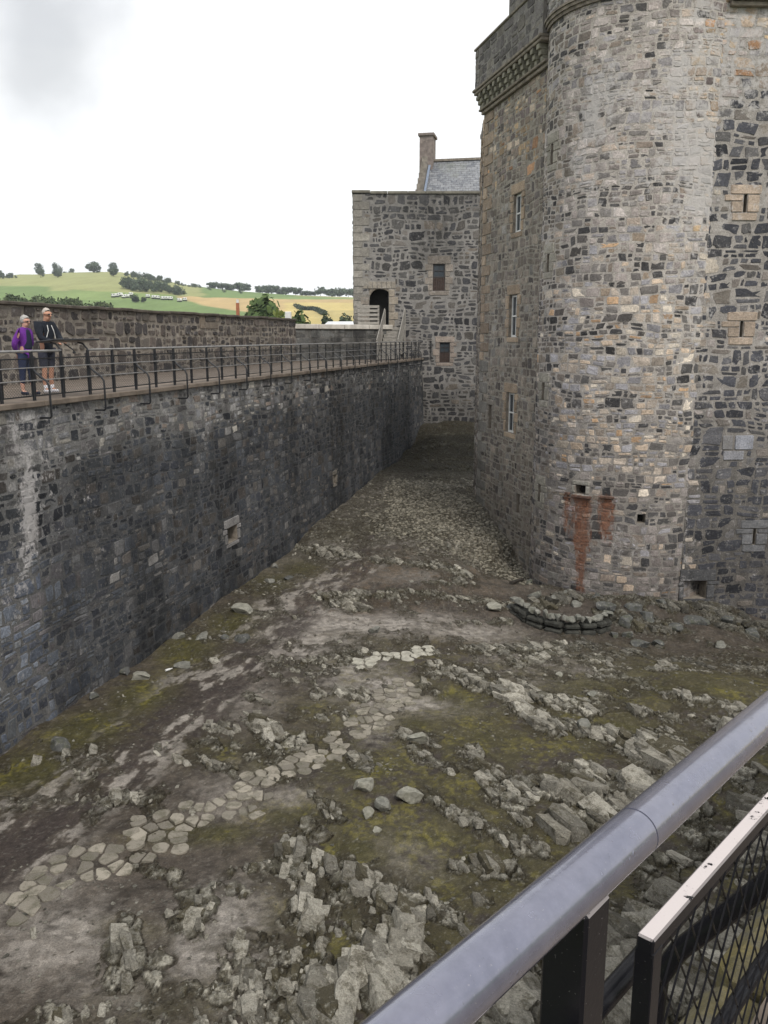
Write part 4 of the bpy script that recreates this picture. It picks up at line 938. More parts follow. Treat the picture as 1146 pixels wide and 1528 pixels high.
# ================================================================== railings
M_BLK = plain('black_paint', (.016, .017, .020), .38, .3, 20, spec=.5, bump=.15, bd=.003)
M_RAIL = plain('worn_rail', (.24, .235, .23), .35, .3, 6, metal=.3, spec=.5, bump=0)
M_GREYP = None
def wire_mesh(mb, O, du, H, wdt, pitch=.06, r=.0016, n=3, skew=.45):
    """diamond wire infill in the panel plane: O lower corner, du unit direction, height H, width wdt"""
    O = Vector(O); du = Vector(du); up = Vector((0, 0, 1)); nn = du.cross(up)
    for sg in (1, -1):
        k = -int(H / skew / pitch) - 1 if sg > 0 else 0
        c = -H / skew if sg > 0 else 0.
        x = c
        while x < wdt + (H / skew if sg < 0 else 0):
            # line from (x,0) going up with slope
            x0, z0, x1, z1 = x, 0., x + sg * H * (1 / skew) * 1.0, H
            # clip to [0,wdt]
            def cl(x0, z0, x1, z1):
                if x0 > x1: x0, z0, x1, z1 = x1, z1, x0, z0
                if x1 <= 0 or x0 >= wdt: return None
                if x0 < 0: z0 = z0 + (z1 - z0) * (0 - x0) / (x1 - x0); x0 = 0
                if x1 > wdt: z1 = z0 + (z1 - z0) * (wdt - x0) / (x1 - x0); x1 = wdt
                return x0, z0, x1, z1
            q = cl(x0, z0, x1, z1)
            if q and (q[2] - q[0]) > .01:
                off = nn * (r * .9 * sg)
                mb.tube([O + du * q[0] + up * q[1] + off, O + du * q[2] + up * q[3] + off], r, n, caps=False)
            x += pitch
rail = empty('metal_railing', lw(15) + (ZD,), label='long black metal railing with mesh panels and curved outriggers along the curtain wall', cat='railing')
DR = -.08                      # railing line, just inside the wall edge
def rl(t, z, d=0): return Vector((*lw(t, DR + d), z))
tA = 16.4; sp = .874
def t_of(u): return on_line(u, 560, lw(0, DR), LD)[0]
t93, t132 = t_of(93), t_of(133)
sp = (t132 - t93)
posts = [t93 + sp * i for i in range(-12, 60) if t93 + sp * i < 36.2]
z_r = -.275; z_f = z_r - .14; z_m1 = z_r - .31; z_m2 = z_r - .55; z_b = ZD + .10
def addp(mb, name, mat=M_BLK, smooth=False): return P0(mb.build(name, mat, None, smooth), rail)
for i, t in enumerate(posts):
    m = MB(); m.box((*lw(t, DR), (z_r + ZD - .12) / 2), (.045, .06, z_r - ZD + .12), rz=-math.atan2(LD[0], LD[1]), bev=.006); addp(m, 'post')
for i, t in enumerate(posts[:-1]):
    m = MB(); a, b = t + .05, t + sp - .05
    m.bar(rl(a, z_f), rl(b, z_f), .02, .025); m.bar(rl(a, z_b), rl(b, z_b), .02, .025)
    m.bar(rl(a, z_b), rl(a, z_f), .02, .02); m.bar(rl(b, z_b), rl(b, z_f), .02, .02)
    if t < 30: wire_mesh(m, rl(a, z_b), Vector((LD[0], LD[1], 0)), z_f - z_b, b - a, .075 if t < 14 else .12, .0028, 3, .8)
    addp(m, 'mesh_panel')
g0, g1 = posts[12], posts[13]          # the top rail is open where the reading panel stands
for (a, b) in ((posts[0] - .1, g0), (g1, posts[-1] + .05)):
    m = MB(); n = max(2, int((b - a) / 1.5)); m.tube([rl(a + (b - a) * k / n, z_r) for k in range(n + 1)], .024, 8); addp(m, 'handrail', M_RAIL, True)
for z in (z_m1, z_m2):
    m = MB(); m.tube([rl(posts[0] - .1, z, .03), rl(posts[-1], z, .03)], .013, 6); addp(m, 'rail', M_RAIL, True)
for i, t in enumerate(posts):
    if (i % 2) != 1 or i < 1: continue
    m = MB(); q = [(0.02, z_m1 - .02), (.08, z_m1 - .10), (.30, -.84), (.345, -.93), (.35, -1.02), (.35, -1.50), (.32, -1.535), (-.02 - DR, -1.54)]
    m.tube([rl(t, z, d) for d, z in q], .021, 7); addp(m, 'outrigger', M_BLK, True)
# cross panel that closes the railing against the gatehouse
m = MB(); e = posts[-1]; c0 = rl(e, 0)
x1 = Vector((2.75, 49.9, 0))
for z, r_ in ((z_r, .024), (z_m1, .013), (z_m2, .013)): m.tube([(c0.x, c0.y, z), (x1.x, x1.y, z)], r_, 6)
for k in range(12): p = c0.lerp(x1, k / 11); m.bar((p.x, p.y, ZD - .1), (p.x, p.y, z_r), .02, .02)
addp(m, 'end_panel')
# ------------------------------------------------------------------ reading panel on the railing gap
ip = empty('information_panel', rl(g0 + sp / 2, z_r), label='flat black reading panel on two bent arms in the railing gap beside the man', cat='sign')
m = MB()
for t in (g0, g1): m.tube([rl(t, z_r - .12), rl(t, z_r + .02), rl(t, z_r + .13, -.10), rl(t, z_r + .15, -.22)], .02, 7)
P0(m.build('bracket', M_BLK, None, True), ip)
m = MB(); m.tube([rl(g0 + sp * .45, z_r + .14, -.2), rl(g0 + sp * .6, z_r - .0, -.08), rl(g0 + sp * .62, z_r - .04, -.08)], .013, 6); m.box(rl(g0 + sp * .62, z_r - .05, -.08), (.06, .06, .05), bev=.015)
P0(m.build('clamp', M_BLK), ip)
bd = MB(); a = rl(g0 - .12, z_r + .19, -.24); b = rl(g1 + .48, z_r + .19, -.24); bd.bar(a, b, .48, .035, up=(-.10, .03, 1), bev=.008); P0(bd.build('board', M_BLK), ip)
# ------------------------------------------------------------------ railing in front of the camera
nr_ = empty('near_railing', (.45, .96, -1.58), label='close thick glossy grey handrail on black posts with chipped mesh panel, lower right', cat='railing')
u45 = Vector((.6605, .7508, 0)); o45 = Vector((-.7508, .6605, 0)); ZS = -.042       # the walkway and its rail slope gently
def npnt(s, z, d=0): return Vector((.2374, .7528, 0)) + u45 * s + o45 * d + Vector((0, 0, z + ZS * s))     # s=0 near the middle
ZR = -.484
gp = Mat('grey_gloss_paint', .33, .5, .55); gp.b.inputs['Coat Weight'].default_value = .8; gp.b.inputs['Coat Roughness'].default_value = .12
c = gp.mix(gp.rng(gp.noise(60, 6, .7), .3, .7), (.14, .145, .195), (.19, .195, .255)); c = gp.mix(gp.rng(gp.noise(7, 5, .6, sc=(1, 1, 1)), .45, .7, 0, .35), c, (.27, .265, .31))
c = gp.mix(gp.rng(gp.noise(300, 4, .65), .66, .72, 0, .8), c, (.34, .33, .33)); c = gp.mix(gp.rng(gp.noise(150, 4, .7), .33, .27, 0, .6), c, (.06, .055, .06)); gp.color(c); gp.rough(gp.rng(gp.noise(25, 4), .3, .7, .17, .30))
vb = gp.n('ShaderNodeTexVoronoi'); vb.inputs['Scale'].default_value = 95; gp.l(gp.pos(), vb.inputs[0])
bl = gp.mth('MULTIPLY', gp.rng(vb.outputs['Distance'], .0, .28, 1, 0, True), gp.rng(gp.noise(22, 3), .5, .62, 0, 1))
gp.bump(gp.mth('ADD', gp.mth('ADD', gp.mth('MULTIPLY', gp.noise(35, 5, .6), .6), gp.mth('MULTIPLY', gp.noise(260, 3, .6), .13)), gp.mth('MULTIPLY', bl, 1.1)), .5, .0014)
sj = 0.02
m = MB()
def ringtube(s0, s1, r, dz=0): 
    n = 60; pts = [npnt(s0 + (s1 - s0) * k / n, ZR) for k in range(n + 1)]; m.tube(pts, r, 40)
ringtube(-2.2, sj - .0012, .0240); ringtube(sj + .0012, 4.5, .0240); m.tube([npnt(sj - .01, ZR), npnt(sj + .01, ZR)], .0229, 40)
P0(m.build('handrail', gp.m, None, True), nr_)
s_post = -.098
def sp_at(px, py):                                                     # position along the rail plane under a picture column
    a, f, z = ray(px, py); P = npnt(0, 0); s_ = (a * P.y - f * P.x) / (f * u45.x - a * u45.y); y = P.y + u45.y * s_; return s_, z * y / f
s_post = sp_at(858, 1400)[0]; s_pan, z_pan = sp_at(966, 1396); sj_, _ = sp_at(958, 1250)
ZT = z_pan - ZS * s_pan - .003
bk = Mat('chipped_black_paint', .4, .12)
xyz_ = bk.xyz(); gN = bk.n('ShaderNodeNewGeometry'); nz_ = bk.xyz(gN.outputs['True Normal'])
chip = bk.mth('ADD', bk.noise(26, 7, .75), bk.mth('MULTIPLY', bk.noise(140, 4, .6), .25))
worn = bk.mth('MULTIPLY', bk.rng(nz_[2], .6, .9), bk.rng(chip, .50, .53))
tp_ = bk.rng(bk.mth('SUBTRACT', xyz_[2], bk.mth('MULTIPLY', xyz_[0], ZS / u45.x)), ZT - ZS * .2374 / u45.x - .012, ZT - ZS * .2374 / u45.x - .008)                                    # only the hand-worn top edge of the panel has lost its paint
worn = bk.mth('MULTIPLY', worn, tp_)
c = bk.mix(worn, (.009, .009, .011), (.55, .50, .49)); c = bk.mix(bk.mth('MULTIPLY', bk.rng(bk.noise(300, 3), .69, .74, 0, .5), 1.), c, (.16, .15, .14)); bk.color(c); bk.rough(bk.rng(worn, 0, 1, .25, .42))
bk.bump(bk.mth('ADD', bk.mth('MULTIPLY', worn, -1.), bk.mth('MULTIPLY', bk.noise(180, 4), .35)), .5, .0015)
for k, s0 in enumerate((s_post, s_post + 1.02, s_post + 2.04, s_post - 1.02)):
    m = MB(); m.box(npnt(s0, (ZR - .012 - 1.75) / 2), (.044, .044, 1.75 + ZR - .012), rz=R(48.66), bev=.003); P0(m.build('post', bk.m), nr_)
for s0 in (s_pan, s_pan + 1.02, s_pan - 1.02):
    L_ = .80; m = MB(); w_ = .020
    m.bar(npnt(s0 - .006, ZT - .006), npnt(s0 + L_, ZT - .006), w_, .020, bev=.0022)
    m.bar(npnt(s0 + .006, ZT - .012), npnt(s0 + .006, -1.50), .024, .0215, up=o45, bev=.0012); m.bar(npnt(s0 + L_, ZT - .012), npnt(s0 + L_, -1.50), .020, .022, up=o45, bev=.0022)
    m.bar(npnt(s0, -1.5), npnt(s0 + L_, -1.5), .016, .022)
    pan = P0(m.build('mesh_panel', bk.m), nr_)
    m = MB(); wire_mesh(m, npnt(s0 + .005, -1.5, .0), u45, 1.5 + ZT - .01, L_ - .01, .050, .0014, 6, 1.55)
    wm = m.build('wire_mesh', bk.m, None, True); P0(wm, pan); wm.matrix_parent_inverse = (pan.matrix_parent_inverse @ pan.matrix_basis).inverted() if False else Matrix(); wm.parent = pan
m = MB(); m.tube([npnt(-2.2, -.735, .045), npnt(4.5, -.735, .045)], .0125, 14); P0(m.build('rail', bk.m, None, True), nr_)
m = MB(); m.tube([npnt(-2.2, -1.05, .045), npnt(4.5, -1.05, .045)], .0125, 14); P0(m.build('rail', bk.m, None, True), nr_)
for s0 in (s_post + 1.02,):
    m = MB(); q = [(.03, -.92), (.08, -.99), (.27, -1.27), (.31, -1.36), (.315, -1.46), (.315, -1.8), (.1, -1.9)]
    m.tube([npnt(s0, z, d) for d, z in q], .022, 12); P0(m.build('outrigger', bk.m, None, True), nr_)
# own wall under the railing: stones with lichen at the top
near = empty('near_wall', (1, .4, -4), label='lichen-yellowed rubble wall top below the mesh panel in the bottom right corner', cat='wall')
ly = Mat('lichen_stone', .9, .25)
c = ly.mix(ly.rng(ly.noise(9, 6, .7), .38, .6), (.15, .14, .11), (.23, .19, .075)); c = ly.mix(ly.rng(ly.noise(70, 5, .7), .35, .7), ly.mix(.6, c, (.06, .055, .03)), c); ly.color(c); ly.bump(ly.mth('ADD', ly.noise(30, 6, .7), ly.noise(110, 5, .7)), .9, .012)
def nw(s, d): p = npnt(s, 0, d); return (p.x, p.y)
m = MB(); rg = random.Random(6); s_ = -12.
while s_ < 14:
    l_ = rg.uniform(.35, .8); dd = .345 + rg.uniform(-.04, .04); z = -1.66 + rg.uniform(-.04, .03)
    m.bar((*nw(s_ + .015, dd - .32), z - .12), (*nw(s_ + l_ - .015, dd - .32 + rg.uniform(-.03, .03)), z - .12), .64, .26, bev=.045); s_ += l_
cop = m.build('coping', ly.m); 
P0(cop, near)
fm_n = plane_map(nw(-12, .27), (u45.x, u45.y), (o45.x, o45.y))
P0(masonry('wall', None, fm_n, (0, 26, -9.2, -1.75), col_p, const((.2, .19, .17)), None, (.3, .55), (.3, .8), .03, .4, .16, (0, .04), [], [], 66), near)
m = MB(); m.prism([nw(-12, .18), nw(14, .18), nw(14, -6), nw(-12, -6)], -9.2, -1.62); tag(m.build('walkway', M_DECK), kind='structure')
# ================================================================== wooden stair and landing rails at the gatehouse
M_WOOD = Mat('weathered_timber', .8, .25)
c = M_WOOD.mix(M_WOOD.rng(M_WOOD.noise(5, 6, .65, sc=(1, 1, 6)), .35, .65), (.20, .187, .165), (.36, .34, .31)); M_WOOD.color(c); M_WOOD.bump(M_WOOD.noise(14, 5, .6, sc=(1, 1, 5)), .4, .01); M_WOOD = M_WOOD.m
st = empty('wooden_stair', (.3, 48.5, ZD), label='weathered grey timber stair with board handrails leading up to the arched doorway', cat='stairs')
zl_ = .50; top = Vector((.62, 49.55, zl_)); bot = Vector((.18, 46.7, ZD)); n = 9; side = Vector((1, 0, 0))
for i in range(n):
    p = bot.lerp(top, (i + .6) / n); z = ZD + (zl_ - ZD) * (i + 1) / n
    m = MB(); m.box((p.x, p.y, z - .02), (1.06, .34, .045), bev=.004); m.box((p.x, p.y - .15, z - .1), (1.02, .025, .15)); P0(m.build('step', M_WOOD), st)
for sx_ in (-.57, .57):
    m = MB(); a, b = bot + side * sx_, top + side * sx_; m.bar((a.x, a.y, a.z + .12), (b.x, b.y, b.z + .0), .05, .3); P0(m.build('stringer', M_WOOD), st)
    mid_ = a.lerp(b, .5)
    for q_, lo_, hi_ in ((a + Vector((0, -.05, 0)), 0, 1.), (b + Vector((0, .1, 0)), -1.7, 1.), (mid_, -.6, .95)): m = MB(); m.bar((q_.x, q_.y, q_.z + lo_), (q_.x, q_.y, q_.z + hi_), .1, .1); P0(m.build('post', M_WOOD), st)
    for dz in (.95, .66, .38): m = MB(); m.bar((a.x, a.y, a.z + dz), (b.x, b.y, b.z + dz), .035, .25); P0(m.build('side_board', M_WOOD), st)
lr = empty('landing_rail', (-.7, 49.4, zl_), label='grey horizontal-board timber balustrade of the landing left of the stair', cat='railing')
xa = at_y(534, 470, 49.3)[0]; xb = at_y(566, 470, 49.3)[0]
m = MB(); m.box(((xa + 1.2) / 2, 49.72, zl_ - .09), (1.2 - xa, 1.0, .12)); P0(m.build('landing', M_WOOD), lr)
for i in range(6): m = MB(); m.box(((xa + xb) / 2, 49.24, zl_ + .02 + i * .225), (xb - xa, .03, .14), bev=.004); P0(m.build('board', M_WOOD), lr)
for x in (xa + .05, xb - .05): m = MB(); m.box((x, 49.31, zl_ + .55), (.1, .1, 1.35)); P0(m.build('post', M_WOOD), lr)
# ================================================================== loose stones
def rock_mesh(name, sx, sy, sz, seed, cuts=11, sub=3, rough=.03):
    bm = bmesh.new(); bmesh.ops.create_icosphere(bm, subdivisions=sub, radius=1.); rg = random.Random(seed)
    pl = []
    for _ in range(cuts):
        n = Vector((rg.gauss(0, 1), rg.gauss(0, 1), rg.gauss(0, .8))).normalized(); pl.append((n, rg.uniform(.36, .74)))
    pl.append((Vector((rg.uniform(-.2, .2), rg.uniform(-.2, .2), 1)).normalized(), rg.uniform(.45, .7)))
    for v in bm.verts:
        for n, d in pl:
            k = v.co.dot(n) - d
            if k > 0: v.co -= n * k
        q = v.co * 2.2 + Vector((seed * 3.1, 0, 0)); v.co += v.co.normalized() * (mnoise.noise(q) * rough * 2 + mnoise.noise(q * 3) * rough)
        v.co = Vector((v.co.x * sx, v.co.y * sy, v.co.z * sz))
    me = bpy.data.meshes.new(name); bm.to_mesh(me); bm.free(); return me
def rockm(name, a, b, moss=.3):
    M = Mat(name, .88, .25); c = M.mix(M.rng(M.noise(7, 6, .7), .35, .65), a, b); c = M.mix(M.rng(M.noise(14, 5, .7), .56, .66, 0, .6), c, (.32, .31, .27))
    g = M.n('ShaderNodeNewGeometry'); zz = M.xyz(g.outputs['Normal'])[2]
    c = M.mix(M.rng(M.noise(4, 5, .7), .5, .66, 0, moss), c, (.07, .075, .03)); M.color(c); M.bump(M.mth('ADD', M.noise(18, 6, .7), M.mth('MULTIPLY', M.noise(60, 4, .7), .5)), .8, .02); return M.m
M_RG = rockm('grey_boulder', (.12, .12, .105), (.22, .215, .19)); M_RD = rockm('dark_boulder', (.06, .062, .06), (.11, .11, .105), .5); M_RL = rockm('pale_boulder', (.17, .165, .14), (.33, .32, .27))
BO = [(88,1107,19,15,'d','dark mossy boulder in the green strip, nearest to the lower left corner'),(138,1040,11,10,'d','small dark pointed boulder against the foot of the curtain wall'),
 (186,1003,11,8,'d','low dark stone touching the left side of the pale block by the curtain wall'),(211,1010,19,12,'l','pale flat-topped block lying in the moss beside the white bottle'),(275,990,16,8,'g','flat grey block just right of the white bottle'),
 (267,950,12,9,'g','small pale wedge stone close to the curtain wall foot'),(301,950,15,9,'g','grey stone between the wedge stone and the round dark one'),(335,947,9,6,'d','small round dark stone sunk in the moss'),
 (359,951,14,8,'d','mottled low boulder at the edge of the muddy track'),(362,910,20,9,'l','broad flat pale boulder alone by the bend of the track'),(402,863,10,5,'g','small flat stone beside the curtain wall before the white opening'),
 (430,860,10,4,'d','thin dark slab on the track beyond the flat stones'),(411,843,7,6,'g','small upright stone at the foot of the curtain wall'),(557,940,12,8,'g','dark-sided cube-like stone standing alone in pale silt'),
 (612,1188,23,20,'l','large pale angular block, right one of the central boulder group'),(544,1176,17,14,'l','pale boulder at the upper left of the central boulder group'),(574,1203,15,15,'g','grey leaning block in the middle of the central boulder group'),
 (549,1217,11,12,'l','narrow pale stone at the lower left of the central boulder group'),(562,1242,8,5,'l','little pale stone just below the central boulder group'),(622,1102,21,13,'l','pale flat boulder alone above the yellow-green moss'),
 (741,908,17,9,'l','rounded pale boulder left of the little curved wall'),(980,957,14,8,'d','blocky dark boulder in front of the tower rocks'),(955,962,16,9,'d','wide dark stone touching the blocky boulder in front of the tower'),
 (1074,964,14,6,'g','flat grey slab in the dark mud before the right wall'),(870,1082,15,9,'g','grey boulder on the near side of the mossy patch right of centre'),
 (833,1004,7,4,'l','small pale stone in the pinkish mud below the curved wall'),(885,1035,9,4,'g','flat stone on the moss at the centre right')]
groupb = 'boulders lying on the courtyard ground'
for i, (u, v, a, b, k, lab) in enumerate(BO):
    x, y, z = gpos(u, v + b * .4); d = math.hypot(y, 7.4) ; sx = a * d / 1270 * 1.1; sz = b * d / 1270 * 1.0
    me = rock_mesh('boulder', sx, sx * .85, sz * 1.1, 100 + i); o = link('boulder', me, {'d': M_RD, 'g': M_RG, 'l': M_RL}[k]); o.location = (x, y, z + sz * .25); o.rotation_euler.z = i * 1.7 % 6.28
    tag(o, lab, 'boulder', groupb)
# big stones piled at the foot of the turret
rg = random.Random(5)
PILE = [(775,893,13,9),(800,885,16,9),(826,893,14,8),(848,884,13,9),(862,902,12,8),(905,908,19,12),(930,925,17,12),(946,905,15,9),(965,918,15,10),(985,900,14,8),(915,945,11,6),(938,948,12,7),(1005,935,14,7),(790,868,10,8),(765,905,10,7),(890,888,14,7),(1040,925,22,9),(1085,925,24,9),(1120,945,20,9)]
PLAB = ['grey block at the left end of the curved wall, tight against its first coping stone', 'grey block behind the left end of the curved wall', 'mossy grey block enclosed by the curved wall at its middle', 'grey block against the turret foot below the rust stain', 'grey block just inside the right half of the curved wall',
  'large dark block touching the right end of the curved wall', 'broad dark boulder between the curved wall end and the lone blocky boulder', 'dark block against the turret right of the curved wall', 'dark angular block below the small square niche', 'small dark block at the turret foot nearest the chute opening', 'low dark stone in the mud below the right end of the curved wall',
  'small dark stone between the wide dark stone and the curved wall', 'dark flat stone right of the blocky boulder in front of the tower', 'small block beside the timber plank at the turret corner', 'pale-edged stone just left of the curved wall, below the plank', 'dark block behind the right end of the curved wall', 'wide rock slab below the chute opening', 'wide rock slab at the middle foot of the right-hand wall', 'rock slab at the foot of the right-hand wall nearest the photo edge']
for i, (u, v, a, b) in enumerate(PILE):
    x, y, z = gpos(u, v + b * .5); d = math.hypot(y, 7.4); sx = a * d / 1270; sz = b * d / 1270 * 1.25
    me = rock_mesh('fallen_block', sx, sx * .8, sz, 300 + i); o = link('fallen_block', me, M_RG if i < 5 else M_RD); o.location = (x, y, z + sz * .15); o.rotation_euler = (0, 0, rg.uniform(0, 6))
    tag(o, PLAB[i], 'rock', 'blocks heaped at the tower foot')
# low curved drystone wall
cw = empty('curved_wall', gpos(835, 930), label='low curved drystone wall with rounded coping stones at the turret foot', cat='wall')
PW = [(768, 912), (790, 928), (815, 936), (842, 942), (866, 943), (888, 942), (906, 936)]
pts = [Vector(gpos(*p)) for p in PW]; rg = random.Random(9); m = MB(); 
for i in range(len(pts) - 1):
    a, b = pts[i], pts[i + 1]; n = max(1, int((b - a).length / .3))
    for c_ in range(2):
        for k in range(n):
            p, q = a.lerp(b, k / n), a.lerp(b, (k + .93) / n); z = c_ * .17 + .02 + rg.uniform(-.02, .02)
            m.bar(p + Vector((0, rg.uniform(-.03, .03), z)), q + Vector((0, rg.uniform(-.03, .03), z)), .34 + rg.uniform(-.05, .05), .17 + rg.uniform(-.03, .02), bev=.045)
m.build('wall', plain('dark_drystone', (.042, .042, .036), .9, .5, 8, bump=.8, bd=.03), None); wl = bpy.data.objects[m and 'wall'] if False else None  # wall face set near-black below the paler copings
for o in list(COL.objects):
    if o.type == 'MESH' and o.parent is None and o.name.startswith('wall') and 'kind' not in o: P0(o, cw)
for k in range(17):
    s_ = k / 16 * (len(pts) - 1); i = min(int(s_), len(pts) - 2); p = pts[i].lerp(pts[i + 1], s_ - i)
    me = rock_mesh('coping_stone', .16 * rg.uniform(.65, 1.3), .20, .12 * rg.uniform(.7, 1.5), 400 + k, 10, 2); o = link('coping_stone', me, M_RG); o.location = (p.x, p.y, p.z + .38 + rg.uniform(-.02, .03)); o.rotation_euler.z = rg.uniform(-.4, .4); P0(o, cw)
# plank and bottle
x, y, z = gpos(771, 871); m = MB(); m.box((0, 0, 0), (.9, .14, .07), bev=.008); o = m.build('plank', plain('dark_wet_timber', (.03, .025, .02), .8, .3)); o.location = (x, y, z + .06); o.rotation_euler = (0, .12, R(58)); tag(o, 'short dark timber plank lying beside the left foot of the turret', 'plank')
x, y, z = gpos(247, 1003); m = MB(); m.tube([(0, 0, 0), (.11, 0, 0), (.13, 0, 0), (.17, 0, 0), (.185, 0, 0)], [.026, .026, .018, .010, .010], 12); o = m.build('plastic_bottle', M_WHITE, None, True); o.location = (x, y, z + .03); o.rotation_euler.z = R(48); tag(o, 'small white bottle lying in the green strip near the curtain wall', 'bottle')
# ------------------------------------------------------------------ flagstones of the broken path
def vor_poly(c, pts, lim=.5):
    poly = [Vector((c[0] + lim * math.cos(a), c[1] + lim * math.sin(a))) for a in [k * math.pi / 6 for k in range(12)]]
    for p in pts:
        if p is c: continue
        d = Vector((p[0] - c[0], p[1] - c[1]))
        if d.length > 2 * lim or d.length < 1e-6: continue
        mid = Vector((c[0], c[1])) + d / 2; out = []
        for i in range(len(poly)):
            a, b = poly[i], poly[(i + 1) % len(poly)]; da, db = (a - mid).dot(d), (b - mid).dot(d)
            if da <= 0: out.append(a)
            if (da < 0) != (db < 0): out.append(a.lerp(b, da / (da - db)))
        poly = out
        if len(poly) < 3: return None
    return poly
M_FL = Mat('flagstone', .85, .25)
oi = M_FL.n('ShaderNodeObjectInfo'); c = M_FL.mix(oi.outputs['Random'], (.09, .078, .062), (.29, .26, .21)); c = M_FL.mix(M_FL.rng(M_FL.noise(5, 6, .75), .47, .6, 0, .85), c, (.06, .055, .03)); c = M_FL.mix(M_FL.rng(M_FL.noise(70, 4, .7), .3, .7, 0, .35), c, (.40, .38, .33)); M_FL.color(c); M_FL.bump(M_FL.mth('ADD', M_FL.noise(12, 5), M_FL.noise(50, 5, .7)), .6, .01); M_FL = M_FL.m
M_FB = plain('bright_flagstone', (.33, .315, .265), .85, .35, 9, bump=.5)
PATHS = [([(545, 990), (575, 984), (605, 980), (638, 970)], 14, .25, 1., .9, M_FB, 'bright clean flagstone in the small paved patch in the middle of the courtyard', 'bright flagstones mid courtyard'),
         ([(600, 1028), (560, 1062), (525, 1095), (480, 1122), (430, 1150), (378, 1172)], 20, .23, 1., .9, M_FL, 'worn flagstone in the diagonal stretch of path above the central boulders', 'flagstones of the diagonal path'),
         ([(375, 1195), (320, 1205), (265, 1222), (215, 1232)], 22, .24, 1.1, .88, M_FL, 'worn flagstone in the paved row left of centre, below the track', 'flagstones of the left path'),
         ([(235, 1250), (160, 1280), (100, 1305), (45, 1340)], 28, .24, 1.1, .76, M_FL, 'half-buried flagstone in the muddy path towards the lower left edge', 'flagstones sunk in mud at the left'),
         ([(590, 905), (640, 960)], 6, .3, 1., .0, M_FL, '', '')]
rg = random.Random(12); nf = 0
for (pl, wpx, cs, an, keepp, mt, lab, grp) in PATHS:
    if keepp == 0: continue
    W = [np.array(gpos(*p)) for p in pl]; hwid = wpx * math.hypot(W[0][1], 7.4) / 1270 * 1.5
    lo = np.min(W, 0) - hwid; hi = np.max(W, 0) + hwid; P_ = []
    x = lo[0]
    while x < hi[0]:
        y = lo[1]; 
        while y < hi[1]: P_.append((x + rg.uniform(-.48, .48) * cs, y + rg.uniform(-.48, .48) * cs * 1.0)); y += cs * .95
        x += cs * 1.1
    for c in P_:
        dmin = min(math.dist(c, (a[:2] + (b[:2] - a[:2]) * max(0, min(1, float(((np.array(c) - a[:2]) @ (b[:2] - a[:2])) / ((b[:2] - a[:2]) @ (b[:2] - a[:2]))))))) for a, b in zip(W[:-1], W[1:]))
        if dmin > hwid * rg.uniform(.8, 1.1) or rg.random() > keepp: continue
        poly = vor_poly(c, P_, cs * .72)
        if not poly: continue
        cen = Vector((sum(p.x for p in poly) / len(poly), sum(p.y for p in poly) / len(poly)))
        sc = rg.uniform(.78, .94); Z0 = max(hz(cen.x, cen.y), hz(cen.x + .08, cen.y), hz(cen.x - .08, cen.y), hz(cen.x, cen.y + .08)); hz_ = float(base_h(cen.x, cen.y)); 
        bm = bmesh.new(); vs = [bm.verts.new(((p.x - cen.x) * sc, (p.y - cen.y) * sc, .0)) for p in poly if True]
        try: f = bm.faces.new(vs)
        except ValueError: bm.free(); continue
        r_ = bmesh.ops.extrude_face_region(bm, geom=[f]); 
        for v_ in [g for g in r_['geom'] if isinstance(g, bmesh.types.BMVert)]: v_.co.z = -.12; v_.co.x *= 1.05; v_.co.y *= 1.05
        bmesh.ops.remove_doubles(bm, verts=bm.verts, dist=.012); bmesh.ops.recalc_face_normals(bm, faces=bm.faces)
        bmesh.ops.bevel(bm, geom=bm.edges[:], offset=.008, segments=1, affect='EDGES'); me = bpy.data.meshes.new('flagstone'); bm.to_mesh(me); bm.free()
        o = link('flagstone', me, mt); o.location = (cen.x, cen.y, Z0 + .012 + rg.uniform(-.01, .012)); o.rotation_euler = (rg.uniform(-.04, .04), rg.uniform(-.04, .04), 0); tag(o, lab, 'flagstone', grp); nf += 1
# small angular chips strewn about the outcrops: nobody could count them
rg = np.random.RandomState(4); N = 2600; bx = rg.uniform(-6, 12, N * 6); by = 8 + 23 * rg.uniform(0, 1, N * 6) ** 1.6; den = fbm(bx * .8, by * .8, 3, 99) * .6 + fbm(bx * 3, by * 3, 2, 98) * .4
ok = (den > rg.uniform(.45, .68, len(den))) & ((bx - LP[0]) * LN[0] + (by - LP[1]) * LN[1] > .3) & (((bx - TC[0]) ** 2 + (by - TC[1]) ** 2) > 10) & (by < 24.5 + (bx < 4.5) * 8); bx, by = bx[ok][:N], by[ok][:N]; N = len(bx)
ico = bmesh.new(); bmesh.ops.create_icosphere(ico, subdivisions=1, radius=1); iv = np.array([v.co for v in ico.verts]); it = np.array([[v.index for v in f.verts] for f in ico.faces]); ico.free()
sz = rg.gamma(2.0, .006, N) + .007; rv = iv[None] * (1 + rg.uniform(-.55, .3, (N, len(iv), 1))) * np.stack([sz * 1.3, sz, sz * .55], 1)[:, None]
an = rg.uniform(0, 6.28, N); ca, sa = np.cos(an)[:, None], np.sin(an)[:, None]
vx = rv[..., 0] * ca - rv[..., 1] * sa + bx[:, None]; vy = rv[..., 0] * sa + rv[..., 1] * ca + by[:, None]
ix = np.clip(np.searchsorted(xs, bx) - 1, 0, nx - 2); iy = np.clip(np.searchsorted(ys, by) - 1, 0, ny - 2); vz = rv[..., 2] + (HZ[iy * nx + ix] + .004)[:, None]
cc = np.repeat(np.array([.23, .22, .185])[None] * rg.uniform(.25, .9, (N, 1)), len(iv), 0)
me = np_mesh('stone_chips', np.stack([vx, vy, vz], -1).reshape(-1, 3), None, (it[None] + (np.arange(N) * len(iv))[:, None, None]).reshape(-1, 3), None, None, cc, {'Ext': np.zeros((len(cc), 3))})
